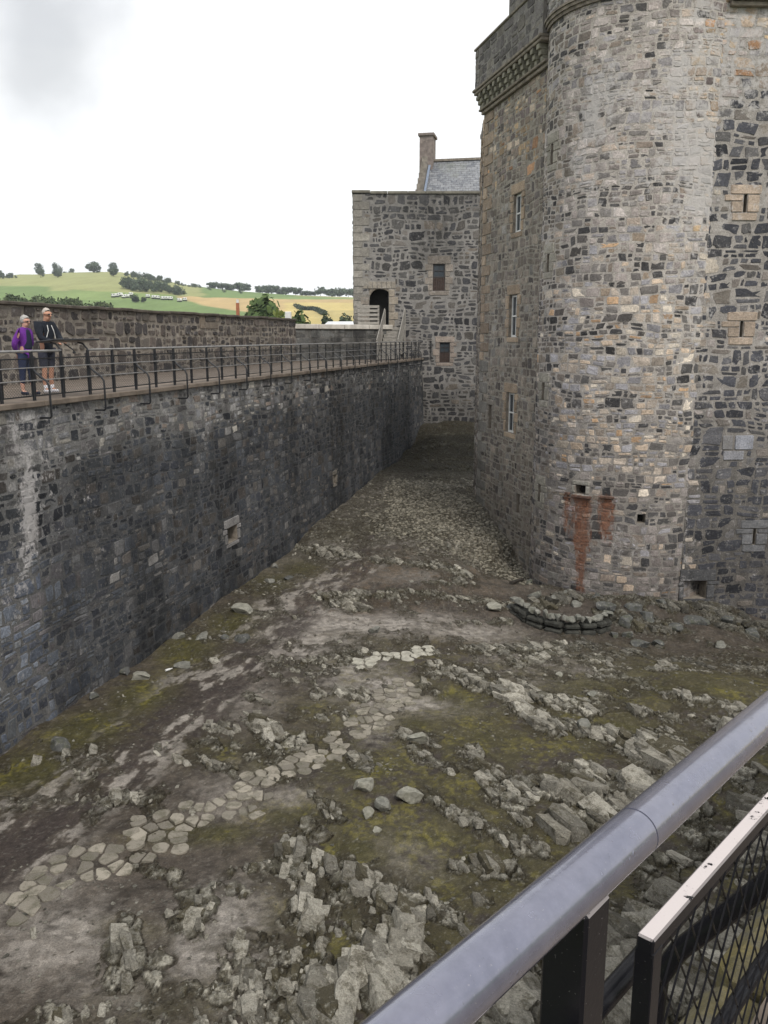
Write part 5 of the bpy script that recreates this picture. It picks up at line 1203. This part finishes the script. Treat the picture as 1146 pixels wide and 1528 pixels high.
tag(link('stone_chips', me, G.m), kind='stuff')

# set cobbles of the paved strip beside the tower: too many small ones to count
rg = np.random.RandomState(8); bx = rg.uniform(-1.5, 6, 26000); by = rg.uniform(25.5, 39, 26000)
cb = blobs([(660,768,72,27),(715,800,46,35),(752,838,38,25),(690,738,52,18),(640,735,58,18),(778,858,22,14),(600,775,32,14)], bx, by)
ok = (cb + .5 * (fbm(bx * .9, by * .9, 3, 44) - .5) > rg.uniform(.2, .5, len(bx))) & ((bx - TA[0]) * TN[0] + (by - TA[1]) * TN[1] > .1) & (((bx - TC[0]) ** 2 + (by - TC[1]) ** 2) > 3.0 ** 2); bx, by = bx[ok], by[ok]
cell = {}; sel_ = []
for i in range(len(bx)):
    k = (int(bx[i] / .13), int(by[i] / .15))
    if k not in cell: cell[k] = 1; sel_.append(i)
bx, by = bx[sel_], by[sel_]; N = len(bx); sz = rg.uniform(.04, .085, N); rv = iv[None] * (1 + rg.uniform(-.3, .2, (N, len(iv), 1))) * np.stack([sz, sz * .9, sz * .55], 1)[:, None]
an = rg.uniform(0, 6.28, N); ca, sa = np.cos(an)[:, None], np.sin(an)[:, None]
ix = np.clip(np.searchsorted(xs, bx) - 1, 0, nx - 2); iy = np.clip(np.searchsorted(ys, by) - 1, 0, ny - 2)
vx = rv[..., 0] * ca - rv[..., 1] * sa + bx[:, None]; vy = rv[..., 0] * sa + rv[..., 1] * ca + by[:, None]; vz = rv[..., 2] + (HZ[iy * nx + ix] + .015)[:, None]
cc = np.repeat(np.array([.215, .198, .155])[None] * rg.uniform(.35, 1.15, (N, 1)), len(iv), 0)
me = np_mesh('cobbles', np.stack([vx, vy, vz], -1).reshape(-1, 3), None, (it[None] + (np.arange(N) * len(iv))[:, None, None]).reshape(-1, 3), None, None, cc, {'Ext': np.zeros((len(cc), 3))})
tag(link('cobbles', me, G.m), kind='stuff')
# ================================================================== country beyond the walls
crest = [(-300, 436), (0, 418), (30, 415), (60, 415), (100, 412), (150, 411), (180, 411), (230, 420), (280, 430), (350, 438), (430, 444), (527, 448), (700, 450), (1200, 452)]
YC = 1050.0
cxs = [at_y(u, v, YC)[0] for u, v in crest]; czs = [at_y(u, v, YC)[2] for u, v in crest]
def land(x, y):
    x = np.asarray(x, float); y = np.asarray(y, float); xc = x / np.maximum(y, 50) * YC
    c = np.interp(xc, cxs, czs); k = sstep(380, YC, y); foot = np.where(y < 300, -9 + 15 * sstep(70, 300, y), 6 + (y - 300) * .018)
    z = foot * (1 - k) + c * k; z = z - .06 * np.maximum(y - YC, 0)
    return z + 2.2 * (fbm(x / 110, y / 110, 3, 5) - .5) * sstep(150, 500, y)
lx = np.arange(-760, 700, 3.4); ly_ = np.concatenate([np.arange(64, 300, 8), np.arange(300, 1090, 4.5), np.arange(1090, 1400, 30)])
LX, LY = np.meshgrid(lx, ly_); Xf, Yf = LX.ravel(), LY.ravel(); Zf = land(Xf, Yf)
d_ = Yf * CP - Zf * SP; Uf = 573 + 1270 * Xf / d_; Vf = 764 - 1270 * (Yf * SP + Zf * CP) / d_
Uf = Uf + 5 * (fbm(Xf / 60, Yf / 60, 2, 4) - .5); Vf = Vf + 1.5 * (fbm(Xf / 60, Yf / 60, 2, 8) - .5)
gr1, gr2, gr3, tan, gold, olive = (.27, .28, .12), (.18, .24, .085), (.14, .20, .07), (.42, .31, .15), (.46, .37, .15), (.16, .18, .07)
colf_ = np.tile(np.array(olive), (len(Xf), 1))
def sel(mask, c): colf_[mask] = c
b1v = np.interp(Uf, [0, 60, 130, 200, 270, 360, 527], [427, 426, 434, 437, 441, 438, 446])
b2v = np.interp(Uf, [0, 100, 200, 262, 300, 360], [447, 449, 447, 442, 452, 460])
sel(Vf < b1v, gr1); sel((Vf >= b1v) & (Vf < b2v), gr2); sel((Vf >= b2v), gr3)
sel((Uf < 75) & (Vf > 428) & (Vf < 470), gr3); sel((Uf > 75) & (Uf < 105) & (Vf < 434) & (Vf > b1v), gr1)
sel((Uf > 262) & (Vf > np.interp(Uf, [262, 330, 430], [441, 444, 447])) & (Vf < np.interp(Uf, [262, 300, 370], [443, 455, 466])), tan)
sel((Uf > 300) & (Uf < 440) & (Vf < 444), gr3); sel((Uf > 425) & (Vf > 452), gold); sel((Uf > 470) & (Vf > 463) & (Vf < 500), (.40, .33, .14)); sel((Uf > 262) & (Uf < 306) & (Vf > 438) & (Vf < 442), gr1)
colf_ = colf_ * (.85 + .3 * fbm(Xf / 14, Yf / 30, 4, 77))[:, None] * (.93 + .14 * (vnoise(Xf / 4., Yf / 60., 6)))[:, None]
nxf = len(lx); ii = (np.arange(len(ly_) - 1)[:, None] * nxf + np.arange(nxf - 1)[None]).ravel(); Qf = np.stack([ii, ii + 1, ii + 1 + nxf, ii + nxf], 1)
fm = Mat('grassland', .95, .1); s_ = fm.n('ShaderNodeVectorMath', operation='SCALE'); fm.l(fm.attr('Col'), s_.inputs[0]); fm.l(fm.rng(fm.noise(.4, 5, .6), .3, .7, .85, 1.15), s_.inputs['Scale']); fm.color(s_.outputs[0])
tag(link('fields', np_mesh('fields', np.stack([Xf, Yf, Zf], 1), Qf, None, None, None, colf_), fm.m, smooth=True), kind='structure')
m = MB(); m.add([(-4000, -3000, -9.6), (4000, -3000, -9.6), (4000, 5000, -9.6), (-4000, 5000, -9.6)], [(0, 1, 2, 3)]); tag(m.build('far_ground', plain('far_grass', (.12, .15, .06), .95, .3, .02, bump=0)), kind='structure')
# ------------------------------------------------------------------ trees
def leaf_mat(name, a, b):
    M = Mat(name, .8, .15); g = M.n('ShaderNodeNewGeometry'); c = M.mix(g.outputs['Random Per Island'], a, b); M.color(c); return M.m
M_LF = leaf_mat('far_leaves', (.050, .072, .048), (.10, .13, .075)); M_LN = leaf_mat('near_leaves', (.040, .072, .025), (.10, .14, .05)); M_LD = leaf_mat('dark_leaves', (.022, .036, .024), (.05, .072, .036)); M_LY = leaf_mat('yellow_leaves', (.10, .13, .03), (.19, .21, .06))  # far leaves lightened, distance haze put into their colour
M_TR = plain('bark', (.07, .055, .045), .9, .3, 3, bump=0)
def leaves(nr, cs, n, ls):
    """leaf-sized quads over the shells of crown lobes: cs = [(centre, radii)]"""
    k = nr.randint(0, len(cs), n); c = np.array([q[0] for q in cs])[k]; r = np.array([q[1] for q in cs])[k]
    d = nr.normal(size=(n, 3)); d /= np.linalg.norm(d, axis=1)[:, None]; rad = nr.uniform(.55, 1.08, (n, 1))
    p = c + d * r * rad; a = nr.normal(size=(n, 3)); a /= np.linalg.norm(a, axis=1)[:, None]; b = np.cross(a, d + nr.normal(size=(n, 3)) * .6); b /= np.linalg.norm(b, axis=1)[:, None] + 1e-6
    s = ls * nr.uniform(.6, 1.3, (n, 1)); V = np.stack([p - a * s - b * s * .6, p + a * s - b * s * .6, p + a * s + b * s * .6, p - a * s + b * s * .6], 1).reshape(-1, 3)
    return V
def crown_mesh(V, name='crown'): return np_mesh(name, V, np.arange(len(V)).reshape(-1, 4))
def lobes(nr, w_, h_, n=7, z0=.32):
    out = [((0, 0, h_ * .60), (w_ * .38, w_ * .38, h_ * .38))]
    for i in range(n):
        a = i / n * 6.28 + nr.uniform(-.4, .4); q = nr.uniform(.35, .62) * w_ * .5; z = h_ * nr.uniform(z0 + .1, .82); out.append(((math.cos(a) * q, math.sin(a) * q, z), (w_ * nr.uniform(.16, .26),) * 2 + (h_ * nr.uniform(.14, .22),)))
    return out
def tree(name, u, v, y, wpx, hpx, label, cat='tree', group=None, mat=None, n=900, seed=0, z0=.3):
    """a tree rooted on the land under picture column u at distance y; crown top reaches row v-hpx"""
    x = at_y(u, v, y)[0]; zb = float(land(x, y)); zt = at_y(u, v - hpx, y)[2]; h = max(zt - zb, 2); w_ = wpx / 1305 * y; nr = np.random.RandomState(seed + int(u))
    o = empty(name, (x, y, zb - .2), label=label, cat=cat, group=group)
    V = leaves(nr, lobes(nr, w_, h, 8, z0), n, max(.025 * h + .12, w_ * .045)); c = link('crown', crown_mesh(V), mat or M_LF); c.parent = o
    m = MB(); m.tube([(0, 0, -1), (0, 0, h * .3), (w_ * .03, 0, h * .6)], [h * .035, h * .026, h * .012], 6)
    for k in range(4): a = k * 1.6 + u; m.tube([(0, 0, h * .28), (math.cos(a) * w_ * .2, math.sin(a) * w_ * .2, h * .58)], [h * .015, h * .006], 5)
    t = m.build('trunk', M_TR); t.parent = o
    return o
def vb(u, y): x = at_y(u, 430, y)[0]; z = float(land(x, y)); return proj(x, y, z)[1]
HT = [(60, 425, 1040, 15, 22, 'round tree on the skyline, first from the left above its twin on the slope'), (61, 430, 820, 11, 13, 'small tree on the slope right below the first skyline tree'), (86, 424, 1040, 14, 20, 'tree on the skyline, second from the left'),
      (86, 433, 800, 14, 14, 'low broad tree on the slope below the second skyline tree'), (98, 416, 1045, 7, 7, 'tiny bush on the hill crest beside the lone crest tree'), (107, 414, 1045, 9, 11, 'lone small round tree on the hill crest above the man'),
      (140, 430, 900, 21, 17, 'wide spreading tree alone on the pasture slope right of the man'), (169, 422, 1030, 15, 19, 'tall tree on the crest just left of the long dark wood'), (170, 435, 800, 15, 14, 'tree on the slope below the tall crest tree by the wood'),
      (238, 438, 850, 9, 9, 'small pale tree in the pasture under the long wood'), (202, 453, 560, 12, 14, 'dark round tree beside the white caravans'), (215, 453, 560, 8, 10, 'narrow dark tree right of the round tree by the caravans')]
for i, (u, v, y, w_, h_, lab) in enumerate(HT): tree('pasture_tree', u, vb(u, y), y, w_ * 1.2, max(h_, vb(u, y) - (v - h_)), lab, 'tree', 'trees dotted over the pasture hill', M_LD if u in (202, 215) else M_LF, 900, i, .15)
RT = [(322, 437, 18, 10), (336, 439, 16, 10), (349, 437, 14, 11), (362, 436, 18, 14), (392, 441, 18, 12), (406, 441, 18, 14), (426, 441, 18, 12), (441, 443, 16, 12), (456, 446, 12, 8), (466, 448, 10, 7), (478, 450, 14, 14), (492, 450, 16, 12), (506, 450, 16, 15), (520, 450, 18, 14)]
words = ['first', 'second', 'third', 'fourth', 'fifth', 'sixth', 'seventh', 'eighth', 'ninth', 'tenth', 'eleventh', 'twelfth', 'thirteenth', 'fourteenth']
for i, (u, v, w_, h_) in enumerate(RT): tree('skyline_tree', u, vb(u, 900), 900, w_ * 1.6, h_ + max(0, vb(u, 900) - v), words[i] + ' tree from the left in the skyline row between hill wood and gatehouse', 'tree', 'trees along the skyline towards the gatehouse', M_LF, 700, 50 + i, .1)
for i, (u, v, w_, h_, y) in enumerate([(312, 443, 9, 7, 780), (334, 445, 9, 7, 760), (359, 446, 9, 7, 760)]): tree('field_tree', u, vb(u, y), y, w_, h_, ['left', 'middle', 'right'][i] + ' one of three small bushy trees at the upper edge of the tan field', 'tree', 'bushy trees above the tan field', M_LF, 200, 80 + i, .1)
def wood(name, us, tops, y, mat, label=None, dens=1.):
    Vs = []; nr = np.random.RandomState(9)
    for k in range(int((us[-1] - us[0]) / 3.2 * dens)):
        u = nr.uniform(us[0], us[-1]); yy = y + nr.uniform(-50, 50); x = at_y(u, 430, yy)[0]; zb = float(land(x, yy)); zt = at_y(u, float(np.interp(u, us, tops)) + nr.uniform(-1.5, 3), yy)[2]; h = max(zt - zb, 3) + nr.uniform(-1, 1)
        V = leaves(nr, lobes(nr, h * .9, h, 6, .1), 420, h * .05); Vs.append(V + np.array((x, yy, zb - .5)))
    tag(link(name, crown_mesh(np.concatenate(Vs), name), mat), kind='stuff')
wood('wood', [188, 200, 225, 250, 270, 300], [406, 404, 408, 414, 421, 428], 860, M_LF, dens=1.8)
wood('wood', [-60, 0, 14, 26], [400, 403, 406, 416], 860, M_LF, dens=1.8)
wood('wood', [186, 200, 225, 250, 272], [412, 412, 416, 422, 429], 700, M_LF, dens=1.8)
# scrub along the foot of the hill, seen just above the parapet
nr = np.random.RandomState(3); Vs = []
for k in range(46):
    u = nr.uniform(-60, 160); y = nr.uniform(210, 290); x = at_y(u, 440, y)[0]; zb = float(land(x, y)); vt = np.interp(u, [0, 15, 60, 120, 160], [441, 438, 441, 446, 452]) + nr.uniform(-1, 3); h = at_y(u, vt, y)[2] - zb
    V = leaves(nr, lobes(nr, h * .8, h, 6, .1), 380, .34); Vs.append(V + np.array((x, y, zb)))
tag(link('scrub', crown_mesh(np.concatenate(Vs), 'scrub'), leaf_mat('scrub_leaves', (.04, .06, .03), (.10, .12, .06))), kind='stuff')
tree('big_green_bush', 396, 484, 130, 84, 44, 'large rounded bright green tree rising just behind the parapet wall', 'tree', None, M_LN, 11000, 3, .05)
tree('yellow_green_bush', 418, 486, 118, 40, 28, 'yellow-green bush in front of the large rounded tree', 'bush', None, M_LY, 1500, 4, .02)
tree('dark_green_bush', 450, 490, 122, 46, 32, 'dark green bush at the right foot of the large rounded tree', 'bush', None, M_LN, 1800, 5, .02)
tree('round_bush', 487, 488, 200, 20, 22, 'small round dark bush beyond the pale shed roof', 'bush', None, M_LD, 700, 6, .05)
tree('loose_bush', 514, 488, 200, 22, 22, 'loose olive bush between the pale shed roof and the gatehouse', 'bush', None, M_LF, 700, 7, .05)
# hedge across the golden field
Vs = []; nr = np.random.RandomState(13)
for k in range(60):
    s = k / 59; u, v = 442 + 42 * s, 458 + 11 * s + 2 * math.sin(s * 7)
    y = 640 - 300 * s
    for _ in range(12):
        zz = float(land(at_y(u, v, y)[0], y)); vv = proj(at_y(u, v, y)[0], y, zz)[1]; y += (vv - v) * 12; y = min(max(y, 200), 1000)
    x = at_y(u, v, y)[0]; V = leaves(nr, [((0, 0, 1.), (2.4, 1.5, 1.4))], 60, .35); Vs.append(V + np.array((x, y, float(land(x, y)))))
tag(link('field_hedge', crown_mesh(np.concatenate(Vs), 'hedge'), M_LD), 'thin dark hedge winding across the golden field', 'hedge')
# caravans, shed, posts
M_CAR = plain('caravan_white', (.72, .72, .70), .5, .08, 1, bump=0)
proto = None; rg = random.Random(3)
for k, (u, n_) in enumerate([(170, 0), (175, 0), (180, 0), (185, 0), (190, 0), (196, 0), (221, 0), (230, 0), (236, 0), (243, 0), (249, 0), (255, 0), (268, 0), (276, 0)]):
    y = 600 + rg.uniform(-12, 12); x = at_y(u, 450, y)[0]; z = float(land(x, y)) 
    if proto is None:
        proto = empty('caravan', (0, 0, 0)); b = MB(); b.box((0, 0, 1.5), (2.4, 3.4, 1.7), bev=.3); b.build('body', M_CAR, proto)
        for sx_ in (-.7, .7): q = MB(); q.box((sx_, -1.71, 1.8), (.8, .05, .6)); q.build('window', M_GLASS, proto)
        for sy_ in (-.9, .9): q = MB(); q.tube([(-1.35, sy_, .4), (1.35, sy_, .4)], .38, 10); q.build('wheel', M_BLK, proto)
        o = proto
    else:
        o = proto.copy(); COL.objects.link(o)
        for ch_ in proto.children: c = ch_.copy(); c.parent = o; COL.objects.link(c)
    o.location = (x, y, z); o.rotation_euler.z = rg.uniform(-.3, .3)
    tag(o, 'white caravan in the crowded row ' + ('left of the dark round tree' if u < 200 else 'right of the narrow dark tree') + ' at the hill foot', 'caravan', 'caravans left of the trees' if u < 200 else 'caravans right of the trees')
sh = empty('shed', (at_y(515, 480, 92)[0], 92, -6), label='long low shed with pale corrugated roof behind the cross wall', cat='building')
z1 = at_y(500, 479.5, 96)[2]; z0 = at_y(500, 484.5, 90)[2]; xa = at_y(488, 482, 90)[0]; xb = 9.0
m = MB(); m.box(((xa + xb) / 2, 93, (z0 - 6) / 2 - .1), (xb - xa, 5.6, z0 + 6)); P0(m.build('wall', plain('shed_wall', (.2, .2, .2))), sh)
m = MB(); m.add([(xa - .3, 90, z0), (xb, 90, z0), (xb, 96.3, z1), (xa - .3, 96.3, z1), (xa - .3, 90, z0 - .1), (xb, 90, z0 - .1), (xb, 96.3, z1 - .1), (xa - .3, 96.3, z1 - .1)], [(0, 1, 2, 3), (7, 6, 5, 4), (0, 4, 5, 1), (3, 2, 6, 7), (0, 3, 7, 4), (1, 5, 6, 2)])
P0(m.build('roof', plain('pale_corrugated', (.55, .56, .57), .6, .1, 1, bump=0)), sh)
x, y, z = at_y(354.5, 452, 58); m = MB(); m.box((x, y, z / 2 - 4.5), (.2, .2, z + 9)); m.box((x, y, z - .9), (.27, .27, .12)); o = m.build('brick_chimney', plain('red_brick', (.33, .13, .07), .9, .2)); ch2 = empty('brick_chimney', (x, y, -9), label='thin reddish brick chimney sticking up behind the parapet beside the large green tree', cat='chimney'); o.name = 'stack'; P0(o, ch2)
m = MB(); m.tube([(x, y, z), (x, y, z + .22)], [.09, .08], 10); P0(m.build('chimney_pot', M_WHITE), ch2)
x, y, z = at_y(430, 465, 50); m = MB(); m.box((x, y, z / 2 - 4.5), (.35, .3, z + 9), bev=.03); tag(m.build('white_post', M_WHITE), 'small white post end showing above the parapet near its far end', 'post')
x, y, z = at_y(418, 438, 1010); hs_ = empty('white_house', (x, y, float(land(x, y))), label='tiny white house between the skyline trees', cat='house'); m = MB(); m.box((x, y, float(land(x, y)) + 3), (9, 7, 7)); P0(m.build('wall', M_WHITE), hs_)
z_ = float(land(x, y)) + 6.5; m = MB(); m.add([(x - 5, y - 4, z_), (x + 5, y - 4, z_), (x + 5, y + 4, z_), (x - 5, y + 4, z_), (x - 5, y, z_ + 3), (x + 5, y, z_ + 3)], [(0, 1, 5, 4), (2, 3, 4, 5), (0, 4, 3), (1, 2, 5), (3, 2, 1, 0)]); P0(m.build('roof', plain('grey_roof', (.3, .3, .31), bump=0)), hs_)

# thin summer haze over the whole country
hb = MB(); hb.box((-30, 600, 70), (1900, 2200, 161)); hz_o = hb.build('haze', [], None)
hm = bpy.data.materials.new('haze'); hm.use_nodes = True; t_ = hm.node_tree; t_.nodes.clear(); o_ = t_.nodes.new('ShaderNodeOutputMaterial'); v_ = t_.nodes.new('ShaderNodeVolumePrincipled')
v_.inputs['Color'].default_value = (.82, .88, .95, 1); v_.inputs['Density'].default_value = .00020; v_.inputs['Anisotropy'].default_value = .2; t_.links.new(v_.outputs[0], o_.inputs['Volume'])
hz_o.data.materials.append(hm); tag(hz_o, kind='stuff')
# ================================================================== the two visitors
def skinned(name, V, E, mat, parent, sub=2):
    """V: name -> (x,y,z,r or (rx,ry)); first vertex is the root"""
    ks = list(V); me = bpy.data.meshes.new(name); me.from_pydata([V[k][:3] for k in ks], [(ks.index(a), ks.index(b)) for a, b in E], [])
    o = link(name, me, mat); o.parent = parent
    md = o.modifiers.new('skin', 'SKIN'); md.use_smooth_shade = True
    sv = me.skin_vertices[0].data
    for i, k in enumerate(ks):
        r = V[k][3]; sv[i].radius = r if isinstance(r, tuple) else (r, r); sv[i].use_root = (i == 0)
    s = o.modifiers.new('sub', 'SUBSURF'); s.levels = sub; s.render_levels = sub
    return o
def person(x, y, z, rz, H, label, sex, top_m, bot_m, shoe_m, hair_m, skin_m, arms, lean=0., headdown=.0, group=None):
    P = empty('person', (x, y, z), rz, label=label, cat='person', group=group); k = H / 1.76
    def S_(d): return {a: tuple([c * k for c in b[:3]] + [tuple(q * k for q in b[3]) if isinstance(b[3], tuple) else b[3] * k]) for a, b in d.items()}
    L = lean; hd = headdown; w_ = 1.0 if sex == 'm' else .9
    B = {'pel': (0, 0, .95, (.11, .085)), 'sp': (.01 + L * .3, 0, 1.12, (.125, .095)), 'ch': (.0 + L * .7, 0, 1.32, (.15, .10)), 'nb': (.0 + L, 0, 1.46, .075), 'nk': (.02 + L, 0, 1.52, .055),
         'h1': (.035 + L + hd * .3, 0, 1.585, (.062, .072)), 'h2': (.03 + L + hd * .6, 0, 1.65, (.078, .092)), 'h3': (.01 + L + hd * .8, 0, 1.71, (.066, .078)), 'nose': (.135 + L + hd * .9, 0, 1.625 - hd * .5, .014), 'chin': (.095 + L + hd * .5, 0, 1.565 - hd * .5, .03)}
    E = [('pel', 'sp'), ('sp', 'ch'), ('ch', 'nb'), ('nb', 'nk'), ('nk', 'h1'), ('h1', 'h2'), ('h2', 'h3'), ('h2', 'nose'), ('h1', 'chin')]
    T = {'hem': (0, 0, .80, (.165, .13)), 'pel': (0, 0, .90, (.16, .125) if sex == 'm' else (.17, .14)), 'sp': (.01 + L * .3, 0, 1.10, (.15, .12)), 'ch': (.0 + L * .7, 0, 1.32, (.165, .12)), 'nb': (.005 + L, 0, 1.46, .092), 'col': (.012 + L, 0, 1.525, .078)}
    TE = [('hem', 'pel'), ('pel', 'sp'), ('sp', 'ch'), ('ch', 'nb'), ('nb', 'col')]
    for s, sd in ((1, 'l'), (-1, 'r')):
        B['ear' + sd] = (.02 + L + hd * .6, s * .085, 1.64, .017); E.append(('h2', 'ear' + sd))
        B['sh' + sd] = (L * .9, s * .168 * w_, 1.41, .036); el, wr = arms[sd]; B['el' + sd] = (*el, .034); B['wr' + sd] = (*wr, .028)
        e_, w3 = Vector(el), Vector(wr); d = (w3 - e_).normalized(); pm = w3 + d * .06; B['pa' + sd] = (*pm, (.034, .02)); E += [('ch', 'sh' + sd), ('sh' + sd, 'el' + sd), ('el' + sd, 'wr' + sd), ('wr' + sd, 'pa' + sd)]
        sdv = d.cross(Vector((0, 0, 1))).normalized(); dn = Vector((0, 0, -1))
        for f, (off, ln) in enumerate(((-.03, .065), (-.01, .08), (.011, .074), (.03, .058))):
            a = pm + sdv * off + d * .035; b = a + d * ln * .5 + dn * .006; c = b + d * ln * .4 + dn * .022; kk = sd + str(f)
            B['fa' + kk] = (*a, .0105); B['fb' + kk] = (*b, .0095); B['fc' + kk] = (*c, .008); E += [('pa' + sd, 'fa' + kk), ('fa' + kk, 'fb' + kk), ('fb' + kk, 'fc' + kk)]
        th = w3 + d * .03 - sdv * .035 * s; th2 = th + d * .04 - sdv * .012 * s + dn * .01; B['ta' + sd] = (*th, .012); B['tb' + sd] = (*th2, .010); E += [('wr' + sd, 'ta' + sd), ('ta' + sd, 'tb' + sd)]
        T['sh' + sd] = (L * .9 - .005, s * .182 * w_, 1.42, .092); T['el' + sd] = (*el, .070); T['wr' + sd] = (*(w3 - d * .03), .047); TE += [('ch', 'sh' + sd), ('sh' + sd, 'el' + sd), ('el' + sd, 'wr' + sd)]
        fx = .05 * s if sex == 'f' else -.03 * s
        B['hi' + sd] = (0, s * .085, .86, .060); B['kn' + sd] = (fx * .6 + .012, s * .105, .49, .055); B['cf' + sd] = (fx * .8 - .012, s * .108, .34, .056); B['an' + sd] = (fx, s * .11, .09, .036); B['to' + sd] = (fx + .15, s * .125, .035, .03)
        E += [('pel', 'hi' + sd), ('hi' + sd, 'kn' + sd), ('kn' + sd, 'cf' + sd), ('cf' + sd, 'an' + sd), ('an' + sd, 'to' + sd)]
    skinned('body', S_(B), E, skin_m, P)
    skinned('jacket', S_(T), TE, top_m, P)
    bt = {'pel': (0, 0, .99, (.14, .11))}; be = []
    for s, sd in ((1, 'l'), (-1, 'r')):
        fx = .05 * s if sex == 'f' else -.03 * s
        bt['hi' + sd] = (0, s * .095, .84, .114)
        if sex == 'm': bt['kn' + sd] = (fx * .4, s * .105, .60, .088); bt['ke' + sd] = (fx * .5, s * .106, .54, .088); be += [('pel', 'hi' + sd), ('hi' + sd, 'kn' + sd), ('kn' + sd, 'ke' + sd)]
        else: bt['kn' + sd] = (fx * .6, s * .105, .49, .075); bt['ke' + sd] = (fx * .9, s * .11, .24, .060); be += [('pel', 'hi' + sd), ('hi' + sd, 'kn' + sd), ('kn' + sd, 'ke' + sd)]
        sh = {'a': (fx - .05, s * .11, .05, .045), 'b': (fx + .05, s * .115, .05, .045), 'c': (fx + .17, s * .128, .035, .036)}; skinned('shoe', S_(sh), [('a', 'b'), ('b', 'c')], shoe_m, P)
        if sex == 'm': skinned('sock', S_({'a': (fx, s * .11, .06, .047), 'b': (fx * .9, s * .109, .20, .050)}), [('a', 'b')], shoe_m, P, 1)
    skinned('shorts' if sex == 'm' else 'trousers', S_(bt), be, bot_m, P)
    # hair: a shell round the back and top of the skull
    bm = bmesh.new(); bmesh.ops.create_icosphere(bm, subdivisions=4, radius=1)
    hx, hz_ = (.01 + L + hd * .7) * k, (1.66 + (.006 if sex == 'm' else 0)) * k; R_ = .104 * k if sex == 'm' else .118 * k
    for v in bm.verts:
        n_ = mnoise.noise(v.co * 5 + Vector((x, 0, 0))) * .07 + mnoise.noise(v.co * 14) * .04; c = v.co * (R_ * (.90 + n_ * 1.8)); c.y *= .84; c.z = c.z * 1.0 if c.z > 0 else c.z * (.75 if sex == 'm' else 1.0)
        v.co = c + Vector((hx - .004, 0, hz_ + .012))
    kill = [f for f in bm.faces if (f.calc_center_median().x - hx) > (.035 if sex == 'm' else .05) * k + max(0, (f.calc_center_median().z - hz_ - .035 * k)) * 1.6 or f.calc_center_median().z < hz_ - (.05 if sex == 'm' else .075) * k]
    bmesh.ops.delete(bm, geom=kill, context='FACES'); me = bpy.data.meshes.new('hair'); bm.to_mesh(me); bm.free(); o = link('hair', me, hair_m, P, True); sd_ = o.modifiers.new('s', 'SOLIDIFY'); sd_.thickness = .014
    # spectacles
    m = MB(); gz = (1.648 - hd * .3) * k; gx = (.118 + L + hd * .85) * k
    for s in (1, -1): m.box((gx, s * .034 * k, gz), (.012, .05, .030 if sex == 'm' else .026), bev=.004); m.bar((gx, s * .06 * k, gz + .005), (gx - .10, s * .082 * k, gz + .008), .005, .008)
    m.box((gx, 0, gz + .006), (.008, .02, .007)); m.build('sunglasses' if sex == 'm' else 'spectacles', M_BLK, P)
    # lips and brows
    m = MB(); m.box(((.112 + L + hd * .6) * k, 0, (1.588 - hd * .4) * k), (.012, .042, .010), bev=.003); m.build('mouth', plain('lips', (.30, .13, .11), .6, .1, bump=0), P)
    return P
def cloth(name, c): return plain(name, c, .9, .22, 14, bump=.5, bd=.01)
M_SKIN = plain('skin', (.50, .29, .22), .6, .08, 10, bump=0); M_SKIN2 = plain('tanned_skin', (.46, .25, .17), .6, .08, 10, bump=0)
M_NAVY = cloth('navy_fabric', (.014, .018, .035)); M_PUR = cloth('purple_fabric', (.12, .025, .22)); M_SHORT = cloth('dark_grey_fabric', (.035, .038, .055)); M_HOOD = cloth('black_hoodie', (.012, .015, .022)); M_JEAN = cloth('navy_trousers', (.020, .028, .065))
fx_, fy_, _ = at_z(74, 587, ZD)
man = person(fx_, fy_, ZD + .01, R(-28), 1.80, 'man with grey hair in black hoodie, dark shorts and white socks beside the reading panel', 'm', M_HOOD, M_SHORT, plain('white_trainers', (.70, .70, .74), .7, .08, bump=0), plain('light_grey_hair', (.42, .38, .34), .8, .25, 60, bump=.4), M_SKIN2,
             {'l': ((.16, .24, 1.14), (.36, .14, 1.10)), 'r': ((.15, -.25, 1.14), (.38, -.12, 1.08))}, .05, .05)
k_ = 1.80 / 1.76; m = MB()
for s in (.055, -.055): m.tube([(.155, s, 1.45), (.195, s * 1.3, 1.33), (.18, s * 2.2, 1.18)], .008, 6)
m.build('hoodie_cord', M_WHITE, man)
wx_, wy_, _ = at_z(43, 590, ZD)
woman = person(wx_, wy_, ZD + .01, R(-20), 1.63, 'woman with grey bobbed hair in a purple jacket and navy trousers, left of the man', 'f', M_PUR, M_JEAN, M_NAVY, plain('grey_hair', (.36, .35, .33), .8, .3, 60, bump=.4), M_SKIN,
               {'l': ((-.06, .27, 1.13), (-.12, .14, .95)), 'r': ((-.05, -.27, 1.13), (-.12, -.12, .93))}, .03, .035)
skinned('scarf_and_vest', {'a': (.075, 0, .92, (.12, .09)), 'b': (.09, 0, 1.12, (.105, .075)), 'c': (.085, 0, 1.27, (.10, .06)), 'd': (.06, 0, 1.37, .07)}, [('a', 'b'), ('b', 'c'), ('c', 'd')], M_NAVY, woman)
